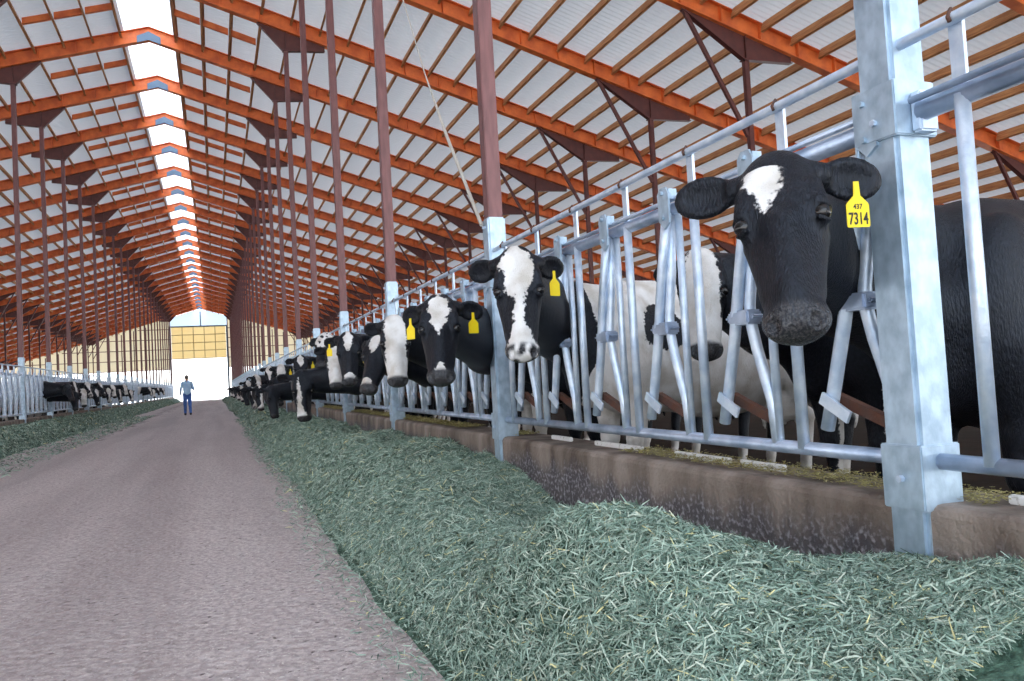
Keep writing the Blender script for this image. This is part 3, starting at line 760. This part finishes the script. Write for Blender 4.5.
def text_mesh(txt, size, m, name):
    cu = bpy.data.curves.new(name, 'FONT'); cu.body = txt; cu.size = size; cu.align_x = 'CENTER'; cu.extrude = .0004; cu.offset = size*.02
    t = bpy.data.objects.new(name, cu); COL.objects.link(t); bpy.context.view_layer.update()
    me = bpy.data.meshes.new_from_object(t); me.materials.clear(); me.materials.append(m)
    bpy.data.objects.remove(t); o = bpy.data.objects.new(name, me); COL.objects.link(o); return o
def make_tag(root, pos, fn, number):
    hn = Vector((fn[0], fn[1], 0)).normalized(); rt = Vector((0, 0, 1)).cross(hn)   # readable from the front
    w, hgt = .034, .13
    pts = [(-.008, 0), (.008, 0), (.010, -.040), (w-.004, -.060), (w, -.066), (w, -hgt+.004), (w-.004, -hgt), (-w+.004, -hgt), (-w, -hgt+.004), (-w, -.066), (-w+.004, -.060), (-.010, -.040)]
    mb = MB().prism([(a, b) for a, b in pts], 'y', -.0015, .0015)
    o = mb.build('ear_tag', M['yellow'], root)
    mt = Matrix((( rt.x, -hn.x, 0, 0), (rt.y, -hn.y, 0, 0), (0, 0, 1, 0), (0, 0, 0, 1))); mt.translation = Vector(pos)
    o.matrix_basis = mt
    if number:
        o['label'] = 'yellow ear tag reading ' + number
        for tx, sz, z, sx_ in ((number, .047, -.121, .62), ('437', .020, -.078, .9)):
            t = text_mesh(tx, sz, M['ink'], 'tag_lettering'); t.parent = o; t.rotation_euler = (math.pi/2, 0, 0); t.location = (0, -.0022, z); t.scale = (sx_, 1, 1)
    else:
        t = MB().box(-.022, -.012, -.002, -.0016, -.115, -.08).box(-.004, .006, -.002, -.0016, -.115, -.08).box(.013, .022, -.002, -.0016, -.115, -.08)
    return o
def az_to(p, tx=0.0, ty=0.0): return math.atan2(ty-p[1], tx-p[0])
def gy(k, n=0):   # centre of the opening k of bay n
    return Y0+BAY*n+UY[k]-.155
D_ = math.degrees; R_ = math.radians
FX = FR
# nearest cow, tag 7314
p = (1.50, 1.83, 1.575)
build_cow('cow', 'black cow nearest the camera with a white diamond on its forehead and ear tag 7314', p, (FX+.05, gy(0)+.02, 1.36), az_to(p)+R_(4), 57, tilt=-9, stand=(2.62, 2.12),
          hs=1.06, res=.022, hres=.0075, bl='diamond', seed=3, bias=-3, tags='l', number='7314', ear=(.55, .10))
p = (1.44, 3.72, 1.62)
build_cow('cow', 'cow with wide white blaze and one yellow tag, beside the second fence post', p, (FX, gy(4)-.02, 1.36), az_to(p)+R_(2), 68, stand=(2.42, 4.42),
          res=.022, hres=.010, bl='wide', seed=11, bias=.4, tags='l', hs=1.06, ear=(.75, .75), neckx=.22,
          patches=(((-.40, .1, 1.1), .85, 1), ((.72, .1, 1.2), .42, 0), ((-.10, .34, 1.16), .17, 0), ((-1.0, .25, 1.25), .17, 0)))
p = (2.22, 3.28, 1.54)
build_cow('cow', 'pale cow standing back in the pen, its white face showing between the bars', p, (2.55, 3.25, 1.3), az_to(p)+R_(3), 66, stand=(3.15, 3.27), res=.026, hres=.013,
          bl='full', seed=77, bias=.8, hs=1.0, ear=(.9, .9), tilt=4)
p = (1.30, 4.72, 1.50)
build_cow('cow', 'black cow with white kite mark and a tag in each ear, beyond the second post', p, (FX-.05, gy(0, 1)-.1, 1.30), az_to(p)-R_(3), 60,
          res=.025, hres=.011, bl='kite', seed=21, bias=-1.2, tags='lr', hs=1.06, ear=(.55, .8), stand=(2.65, 5.45), patches=(((.3, 0, .75), .2, 1),))
p = (1.35, 6.25, 1.50)
build_cow('cow', 'cow with an almost entirely white face in front of the third fence post', p, (FX, gy(2, 1)-.1, 1.28), az_to(p)+R_(4), 70, res=.027, hres=.013, bl='full', seed=31, bias=-.4, hs=1.03, ear=(-.15, .8), stand=(2.68, 6.55))
p = (1.40, 7.2, 1.43)
build_cow('cow', 'black cow turned to the alley with a white cheek spot and a low tag', p, (FX, gy(3, 1), 1.2), az_to(p)-R_(30), 55, res=.03, bl='triangle', seed=35, bias=-.9, tags='r', stand=(2.68, 7.45))
p = (1.34, 8.55, 1.53)
build_cow('cow', 'black cow with white forehead triangle and white muzzle, left of the white faced cow', p, (FX, gy(5, 1)+.1, 1.28), az_to(p), 66, res=.03, bl='triangle', seed=41, bias=-.7, tags='r', hs=1.06, stand=(2.68, 8.85))
p = (1.40, 10.0, 1.50)
build_cow('cow', 'cow with a long plain white face, half hidden behind a speckled one', p, (FX, gy(2, 2)-.1, 1.25), az_to(p), 68, res=.032, bl='full', seed=51, bias=-.2, hs=1.06, stand=(2.68, 10.4))
p = (1.50, 11.6, 1.74)
build_cow('cow', 'cow with a speckled white forehead holding its head above the others', p, (FX, gy(4, 2), 1.45), az_to(p)-R_(14), 48, res=.032, bl='speck', seed=55, bias=-.5, hs=1.1, stand=(2.68, 12.05))
p = (1.12, 11.3, 1.18)
build_cow('cow', 'cow with lowered black head and white muzzle stripe eating from the feed pile', p, (FX-.1, gy(3, 2), 1.12), az_to(p)+R_(35), 84, res=.028, bl='edge', seed=61, bias=-.8, tags='l', hs=1.25, tilt=-25, stand=(2.68, 11.2))
p = (1.40, 14.2, 1.52)
build_cow('cow', 'black cow with a small white triangle on its forehead above the eating cow', p, (FX, gy(3, 3), 1.28), az_to(p), 66, res=.035, bl='triangle', seed=65, bias=-.8, tags='l')
far_right = [
    ((1.00, 15.2, 1.02), 78, 'none', 'large black cow with its head bent down to the feed, beside the striped one', 30, 'l'),
    ((1.20, 16.9, 1.20), 70, 'none', 'black cow reaching over the large bent black head', 15, ''),
    ((1.40, 18.6, 1.50), 66, 'full', 'white faced cow looking up with a tag in its black ear', 0, 'l'),
    ((1.00, 20.0, 1.05), 76, 'stripe', 'striped cow bent low in front of the white faced cow looking up', 35, ''),
    ((1.38, 22.3, 1.58), 66, 'wide', 'cow with white blaze and black cap looking along the alley', 0, ''),
    ((1.00, 23.6, 1.02), 74, 'wide', 'blazed cow with lowered head below the black capped cow', 30, ''),
    ((1.20, 25.6, 1.42), 60, 'full', 'slanting white faced cow left of the black capped cow', 40, ''),
    ((0.95, 27.6, 1.05), 74, 'none', 'all black cow eating below the slanting white face', 30, ''),
    ((1.10, 29.8, 1.30), 66, 'wide', 'black and white cow, first left of the slanting white face', 25, ''),
    ((0.95, 32.0, 1.10), 72, 'full', 'cow with white head bent into the feed, second left of the slanting white face', 30, ''),
    ((1.00, 34.6, 1.15), 72, 'stripe', 'black headed cow bent into the feed far along the right fence', 35, ''),
    ((0.95, 37.6, 1.10), 70, 'full', 'pale faced cow eating, fourth from the far end of the right row', 35, ''),
    ((0.95, 41.0, 1.15), 72, 'wide', 'blazed cow eating, third from the far end of the right row', 30, ''),
    ((0.95, 46.0, 1.15), 72, 'full', 'white faced cow eating, second from the far end of the right row', 30, ''),
    ((0.95, 53.0, 1.15), 72, 'full', 'last cow visible at the far end of the right row', 30, ''),
]
for i, (p, pt, b_, lb, da, tg) in enumerate(far_right):
    n = int((p[1]+.6-Y0)//BAY); k = min(5, max(0, int(((p[1]+.6-Y0-BAY*n)-.2)/.585)))
    build_cow('cow', lb, p, (FX-.02, gy(k, n), max(1.0, p[2]-.25)), az_to(p)+R_(da), pt, res=.045, hres=.026, bl=b_, seed=100+7*i, bias=.15-.3*(i % 3), tags=tg, neckx=0 if b_ == 'none' else .9)
left_row = [
    ((-3.95, 25.9, 1.46), 48, 'none', 'black cow leaning over the left feed fence, nearest of the left row', -8, ''),
    ((-3.90, 26.7, 1.22), 64, 'none', 'black cow with lowered head, second in the left row', -18, ''),
    ((-3.97, 27.2, 1.52), 62, 'stripe', 'cow with a striped face, third in the left row', -5, ''),
    ((-3.92, 28.6, 1.29), 70, 'full', 'white faced cow bent low, fourth in the left row', -20, ''),
    ((-4.02, 30.2, 1.55), 50, 'wide', 'black eared cow holding its head high, fifth in the left row', -10, ''),
    ((-3.92, 31.6, 1.29), 70, 'kite', 'cow bent to the feed, sixth in the left row', -5, ''),
    ((-4.02, 33.2, 1.56), 50, 'kite', 'cow with raised black head and white mark, seventh in the left row', 5, ''),
    ((-3.92, 35.0, 1.34), 68, 'wide', 'black and white cow with lowered face, eighth in the left row', -15, ''),
    ((-3.97, 36.8, 1.49), 60, 'full', 'white faced cow, ninth in the left row', -5, ''),
    ((-3.92, 39.0, 1.29), 70, 'stripe', 'narrow striped black cow eating, tenth in the left row', -15, ''),
    ((-3.97, 41.5, 1.54), 60, 'full', 'white faced cow, eleventh in the left row', 0, ''),
    ((-3.92, 44.0, 1.29), 70, 'wide', 'blazed cow eating, twelfth in the left row', -10, ''),
    ((-3.92, 56.0, 1.49), 60, 'wide', 'cow beyond the gap in the left row, nearest of the last group', 0, ''),
    ((-3.92, 59.5, 1.34), 65, 'full', 'white faced cow, second of the last group in the left row', -10, ''),
    ((-3.92, 64.0, 1.49), 65, 'kite', 'dark headed cow, third of the last group in the left row', 0, ''),
    ((-3.92, 70.0, 1.49), 65, 'wide', 'farthest cow of the left row', 0, ''),
]
for i, (p, pt, b_, lb, da, tg) in enumerate(left_row):
    n = int((p[1]+.5-Y0)//BAY); k = min(5, max(0, int(((p[1]+.5-Y0-BAY*n)-.2)/.585)))
    build_cow('cow', lb, p, (FL+.05, gy(k, n), 1.24 if p[2] < 1.4 else 1.34), R_(-50+da), pt, side=-1, res=.045, hres=.028, bl=b_, seed=300+11*i, bias=.25-.25*(i % 3), neckx=.0 if i < 2 else .8)
# ------------------------------------------------------------------ feed on both sides of the alley
def feed_mat(name, a, b_):
    m, t, b = new_mat(name); b.inputs['Roughness'].default_value = .75; L = t.links.new
    at = t.nodes.new('ShaderNodeAttribute'); at.attribute_name = 'tint'
    r = t.nodes.new('ShaderNodeValToRGB'); e = r.color_ramp.elements
    e[0].position = 0; e[0].color = (*a[0], 1); e[1].position = 1; e[1].color = (*a[-1], 1)
    for i, c in enumerate(a[1:-1]): q = e.new(b_[i]); q.color = (*c, 1)
    L(at.outputs['Fac'], r.inputs[0]); L(r.outputs[0], b.inputs['Base Color']); return m
GREENS = [(0.035, 0.065, 0.045), (0.13, 0.21, 0.16), (0.26, 0.37, 0.295), (0.42, 0.54, 0.44), (0.63, 0.69, 0.57), (0.80, 0.74, 0.38)]
M['blade'] = feed_mat('chopped_green_feed', GREENS, [.22, .45, .68, .93])
M['feedbase'] = mat('feed_base', (0.022, 0.055, 0.035), .9, c2=(0.09, 0.17, 0.12), scale=40, bump=1.0, bscale=50, detail=8)
MOUNDS = [(1.05, 2.45, .16, .30), (1.25, 2.1, .10, .4), (1.55, 3.35, .03, .28), (1.65, 4.6, -.10, .45), (1.5, 5.6, .10, .4), (1.1, 3.9, .05, .4), (1.6, 6.6, .12, .4),
          (1.8, 3.7, -.17, .40), (1.8, 2.75, -.08, .35), (1.35, 2.9, -.05, .22), (1.75, 1.35, .12, .35), (1.2, 7.5, .05, .5), (1.6, 8.4, .08, .4)]
def edge_right(Y): return .74+.10*vnoise(np.zeros_like(Y), Y, 8, 3, 1.1)+.12*np.exp(-((Y-20)/9)**2)
def fringe(X, Y): return np.where((X > edge_right(Y)-.30*nr_.uniform(0, 1, X.shape)**2.2) & (X < edge_right(Y)+.12), .02, 0)
def h_right(X, Y):
    edge = edge_right(Y)
    t = np.clip((X-edge)/.62, 0, 1); base = t**.8*(3-2*t)*.5*2*.31
    base = np.where(t > 0, .015+.31*(1-(1-t)**2.0), -.05*np.clip((edge-X)/.1, 0, 1))
    far = np.clip((Y-9)/12, 0, 1)
    z = base+(.085*vnoise(X, Y, 21, 4, 2.6)+.03*vnoise(X, Y, 22, 3, 10))*np.clip(t*3, 0, 1)
    for (x, y, a, s) in MOUNDS: z = z+a*np.exp(-(((X-x)/s)**2+((Y-y)/(s*1.25))**2))*np.clip(t*2, 0, 1)
    return z-.04*far*np.clip(t*2, 0, 1)
def h_left(X, Y):
    edge = FL+.05+.85+.14*vnoise(np.zeros_like(X), Y, 9, 3, .8)
    t = np.clip((edge-X)/.6, 0, 1)
    z = np.where(t > 0, .01+.40*(1-(1-t)**2), -.05*np.clip((X-edge)/.1, 0, 1))
    return z+(.05*vnoise(X, Y, 31, 4, 2.2)+.02*vnoise(X, Y, 32, 3, 9))*np.clip(t*3, 0, 1)
nr_ = np.random.RandomState(5)
def blades(hf, x0, x1, y0, y1, N, ymap, lw, name):
    """N bent slivers lying on the pile, each a real little strip"""
    X = nr_.uniform(x0, x1, N); Y = ymap(nr_.uniform(0, 1, N)); Z = hf(X, Y); keep = Z > .004
    X, Y, Z = X[keep], Y[keep], Z[keep]; N = len(X); sc = 1+np.clip((Y-3)/9, 0, 3.0)
    L = nr_.uniform(lw[0], lw[1], N)*np.minimum(sc, 1.8); w = nr_.uniform(lw[2], lw[3], N)*sc
    e = .03; gx = (hf(X+e, Y)-hf(X-e, Y))/(2*e); gyy = (hf(X, Y+e)-hf(X, Y-e))/(2*e)
    if hf is fringe: gx = gx*0; gyy = gyy*0
    N3 = np.stack([-gx, -gyy, np.ones(N)], -1); N3 /= np.linalg.norm(N3, axis=1)[:, None]
    a = nr_.uniform(0, 2*math.pi, N); D = np.stack([np.cos(a), np.sin(a), np.zeros(N)], -1)
    D -= N3*(D*N3).sum(1)[:, None]; D /= np.linalg.norm(D, axis=1)[:, None]
    tl = nr_.normal(0, .33, N)[:, None]; D = D*np.cos(tl)+N3*np.sin(tl); Sd = np.cross(D, N3); Sd /= np.linalg.norm(Sd, axis=1)[:, None]
    ro = nr_.normal(0, .6, N)[:, None]; U = np.cross(Sd, D); Sd = Sd*np.cos(ro)+U*np.sin(ro)
    P = np.stack([X, Y, Z], -1)+N3*nr_.uniform(.0, .028, N)[:, None]*np.minimum(sc, 1.6)[:, None]
    L, w = L[:, None], w[:, None]; bend = N3*(nr_.uniform(-.02, .10, N)[:, None]*L)
    v = np.stack([P-D*L/2-bend-Sd*w*.3, P-D*L/2-bend+Sd*w*.3, P-Sd*w*.5, P+Sd*w*.5, P+D*L/2-bend*1.4-Sd*w*.15, P+D*L/2-bend*1.4+Sd*w*.15], 1).reshape(-1, 3)
    i = np.arange(N)[:, None]*6; f = np.concatenate([i+np.array([[0, 1, 3, 2]]), i+np.array([[2, 3, 5, 4]])])
    tint = np.clip(nr_.beta(2.2, 2.6, N)+.0+(nr_.uniform(0, 1, N) > .965)*.5, 0, 1)
    return v, f, tint
def add_feed(nm, lab, parts, xs, ys, hf):
    o = grid_mesh(nm, xs, ys, hf, M['feedbase']); tag(o, lab, 'feed', kind='stuff')
    V = np.concatenate([p_[0] for p_ in parts]); off = 0; F = []
    for p_ in parts: F.append(p_[1]+off); off += len(p_[0])
    b = np_mesh('blades', V, np.concatenate(F), M['blade'], False, o); b['kind'] = 'stuff'
    at = b.data.attributes.new('tint', 'FLOAT', 'POINT'); at.data.foreach_set('value', np.repeat(np.concatenate([p_[2] for p_ in parts]), 6).astype(np.float32))
    return o
ysr = np.concatenate([np.arange(-.5, 9, .035), np.arange(9, 24, .09), np.arange(24, YEND-3, .35)])
xr0, xr1 = .45, FR-.053
pr_parts = [blades(h_right, xr0, xr1, 0, 0, 150000, lambda u: 1.2+u**1.5*4.6, (.018, .075, .0022, .0055), 'a'),
            blades(h_right, xr0, xr1, 0, 0, 90000, lambda u: 5.3+u**1.2*14, (.03, .09, .003, .006), 'b'),
            blades(h_right, xr0, xr1, 0, 0, 45000, lambda u: 18+u**1.2*70, (.05, .12, .006, .012), 'c'),
            blades(fringe, .30, 1.15, 0, 0, 60000, lambda u: 1.5+u**1.5*26, (.015, .05, .003, .006), 'd')]
add_feed('green_feed', 'long pile of chopped green feed heaped along the right curb', pr_parts, np.linspace(xr0, xr1, 46), ysr, h_right)
ysl = np.concatenate([np.arange(9, 40, .12), np.arange(40, YEND-3, .4)])
pl_parts = [blades(h_left, FL+.053, FL+1.5, 0, 0, 80000, lambda u: 11+u**1.5*75, (.03, .09, .004, .008), 'a'),
            blades(lambda X, Y: np.full_like(X, .006), FL+.9, FL+2.0, 0, 0, 4000, lambda u: 11+u*30, (.02, .06, .004, .008), 'd')]
add_feed('green_feed', 'dull green feed windrow along the left curb', pl_parts, np.linspace(FL+.053, FL+1.55, 22), ysl, h_left)
# dry crumbs on top of the curb
M['crumb'] = feed_mat('dry_feed_crumbs', [(0.14, 0.11, 0.04), (0.34, 0.30, 0.11), (0.52, 0.47, 0.20), (0.72, 0.66, 0.38)], [.4, .75])
def crumbs():
    N = 22000; X = FR+.02+nr_.beta(1.5, 2.5, N)*.28; Y = 1.2+nr_.uniform(0, 1, N)**1.3*16
    cl = vnoise(X*0, Y, 44, 3, 2.0); k = (cl > -.25) & ~((X < FR+.09) & (np.abs((Y-Y0+.5*BAY) % BAY-.5*BAY) < .09)); X, Y = X[k], Y[k]
    v, f, t = blades(lambda a, b: np.full_like(a, CT+.002), 0, 1, 0, 0, len(X), lambda u: u, (.008, .028, .003, .008), 'e')
    n6 = len(v)//6; v = v.reshape(n6, 6, 3); c = v.mean(1, keepdims=True); v = v-c; v[..., 2] = np.abs(v[..., 2])
    pos = np.stack([X[:n6], Y[:n6], np.full(n6, CT+.003)+nr_.uniform(0, .012, n6)], -1)[:, None]
    v = (v*np.minimum(1+np.clip((Y[:n6, None, None]-3)/8, 0, 2), 2)+pos).reshape(-1, 3)
    o = np_mesh('feed_crumbs', v, f, M['crumb'], False); tag(o, 'dry yellowish feed crumbs scattered on top of the right curb', 'feed', kind='stuff')
    at = o.data.attributes.new('tint', 'FLOAT', 'POINT'); at.data.foreach_set('value', np.repeat(t, 6).astype(np.float32))
crumbs()

# ------------------------------------------------------------------ person walking away, seen from behind
M['skin'] = mat('skin', (0.55, 0.30, 0.20), .5); M['shirt'] = mat('blue_shirt', (0.42, 0.68, 0.98), .8, c2=(0.52, 0.76, 0.98), scale=9, bump=.4, bscale=14)
M['jeans'] = mat('blue_jeans', (0.06, 0.16, 0.50), .8, c2=(0.10, 0.22, 0.60), scale=12, bump=.3); M['hair'] = mat('grey_hair', (0.16, 0.13, 0.11), .7, c2=(0.3, 0.27, 0.25), scale=60)
M['boot'] = mat('dark_boot', (0.03, 0.025, 0.03), .5)
pr0 = empty('person', (-1.17, 38.6, 0), 'person in a light blue shirt and blue jeans walking away down the alley', 'person', rz=R_(4))
def fld(h=.011): return Field(np.arange(-.42, .42, h), np.arange(-.34, .40, h), np.arange(-.02, 1.84, h))
# x = sideways, y = walking direction
HIP = {1: (.09, 0, .93), -1: (-.09, 0, .93)}; KN = {1: (.10, .05, .50), -1: (-.10, .02, .50)}; AN = {1: (.11, -.10, .10), -1: (-.10, .12, .09)}
SH = {1: (.185, .0, 1.43), -1: (-.185, .0, 1.43)}; EL_ = {1: (.27, .03, 1.15), -1: (-.26, -.03, 1.15)}; WR = {1: (.16, .24, 1.24), -1: (-.27, .03, .90)}
f = fld(.009)
for s_ in (1, -1):
    f.rc(HIP[s_], KN[s_], .085, .055, k=.04); f.rc(KN[s_], AN[s_], .052, .036, k=.02); f.rc(AN[s_], np.add(AN[s_], (.0, .13, -.05)), .036, .028, k=.02)
    f.rc(SH[s_], EL_[s_], .050, .038, k=.03); f.rc(EL_[s_], WR[s_], .037, .024, k=.015)
    w = np.array(WR[s_]); d = w-np.array(EL_[s_]); d /= np.linalg.norm(d); sd = np.array([0, 1., 0]) if s_ < 0 else np.array([.3, 0, .95])
    up = np.cross(d, sd); pm = w+d*.05; f.el(pm, (.045, .036, .015), np.stack([d, sd, up]), k=.01)
    for i, (o_, ln) in enumerate(((-.027, .062), (-.009, .072), (.009, .068), (.027, .054))):
        a = w+d*.085+sd*o_; b = a+d*ln*.55+up*.004; c = b+d*ln*.4+up*.018; f.rc(a, b, .0095, .009, k=.005); f.rc(b, c, .009, .0075, k=.003)
    a = w+d*.03+sd*.03; f.rc(a, a+d*.035+sd*.025, .011, .010, k=.006); f.rc(a+d*.035+sd*.025, a+d*.06+sd*.03, .010, .008, k=.004)
f.el((0, 0, .97), (.165, .11, .12), k=.05); f.el((0, 0, 1.15), (.145, .10, .18), k=.05); f.el((0, .0, 1.35), (.175, .11, .16), k=.05)
f.rc((-.15, 0, 1.45), (.15, 0, 1.45), .05, .05, k=.05); f.rc((0, 0, 1.48), (0, .03, 1.58), .056, .052, k=.03)
f.el((0, .035, 1.67), (.076, .095, .115), k=.03); f.el((0, .07, 1.60), (.05, .055, .05), k=.02); f.el((0, .128, 1.655), (.013, .02, .024), k=.01)
for s_ in (1, -1):
    f.el((s_*.078, .03, 1.66), (.012, .022, .032), k=.008); f.el((s_*.03, .128, 1.68), (.012, .008, .008), k=.006, op='sub')
f.rc((-.02, .135, 1.612), (.02, .135, 1.612), .004, .004, k=.004, op='sub')
V, Q = f.nets(); np_mesh('body', V, Q, M['skin'], True, pr0)
f = fld(.012); f.el((0, 0, .97), (.182, .128, .12), k=.05); f.el((0, 0, 1.15), (.172, .125, .2), k=.05); f.el((0, 0, 1.35), (.195, .128, .165), k=.05); f.rc((-.15, 0, 1.45), (.15, 0, 1.45), .06, .06, k=.05)
for s_ in (1, -1):
    f.rc(SH[s_], EL_[s_], .065, .052, k=.03); w = np.array(WR[s_]); e = np.array(EL_[s_]); f.rc(e, e+(w-e)*.86, .052, .038, k=.02)
f.rc((-.05, .01, 1.52), (.05, .01, 1.52), .045, .045, k=.02)
f.F[:, :, :][:, :, np.searchsorted(f.a[2], 0):np.searchsorted(f.a[2], .90)] = np.maximum(f.F[:, :, np.searchsorted(f.a[2], 0):np.searchsorted(f.a[2], .90)], np.where((np.abs(f.a[0]) < .215)[:, None, None], .02, -1))
V, Q = f.nets(); np_mesh('shirt', V, Q, M['shirt'], True, pr0)
f = fld(.012); f.el((0, 0, .95), (.172, .118, .10), k=.05)
for s_ in (1, -1): f.rc(HIP[s_], KN[s_], .100, .072, k=.04); f.rc(KN[s_], np.add(AN[s_], (0, 0, .02)), .070, .056, k=.03)
V, Q = f.nets(); np_mesh('jeans', V, Q, M['jeans'], True, pr0)
f = fld(.009); f.el((0, .015, 1.70), (.084, .098, .10), k=.02); f.el((0, .12, 1.64), (.12, .09, .10), k=.02, op='sub')
V, Q = f.nets(); np_mesh('hair', V, Q, M['hair'], True, pr0)
for s_ in (1, -1):
    f = fld(.010); A = np.array(AN[s_]); f.rc(A+(0, -.03, -.045), A+(0, .14, -.055), .042, .036, k=.02); f.rc(A, A+(0, 0, -.04), .052, .045, k=.03)
    V, Q = f.nets(); o = np_mesh('boot', V, Q, M['boot'], True, pr0)
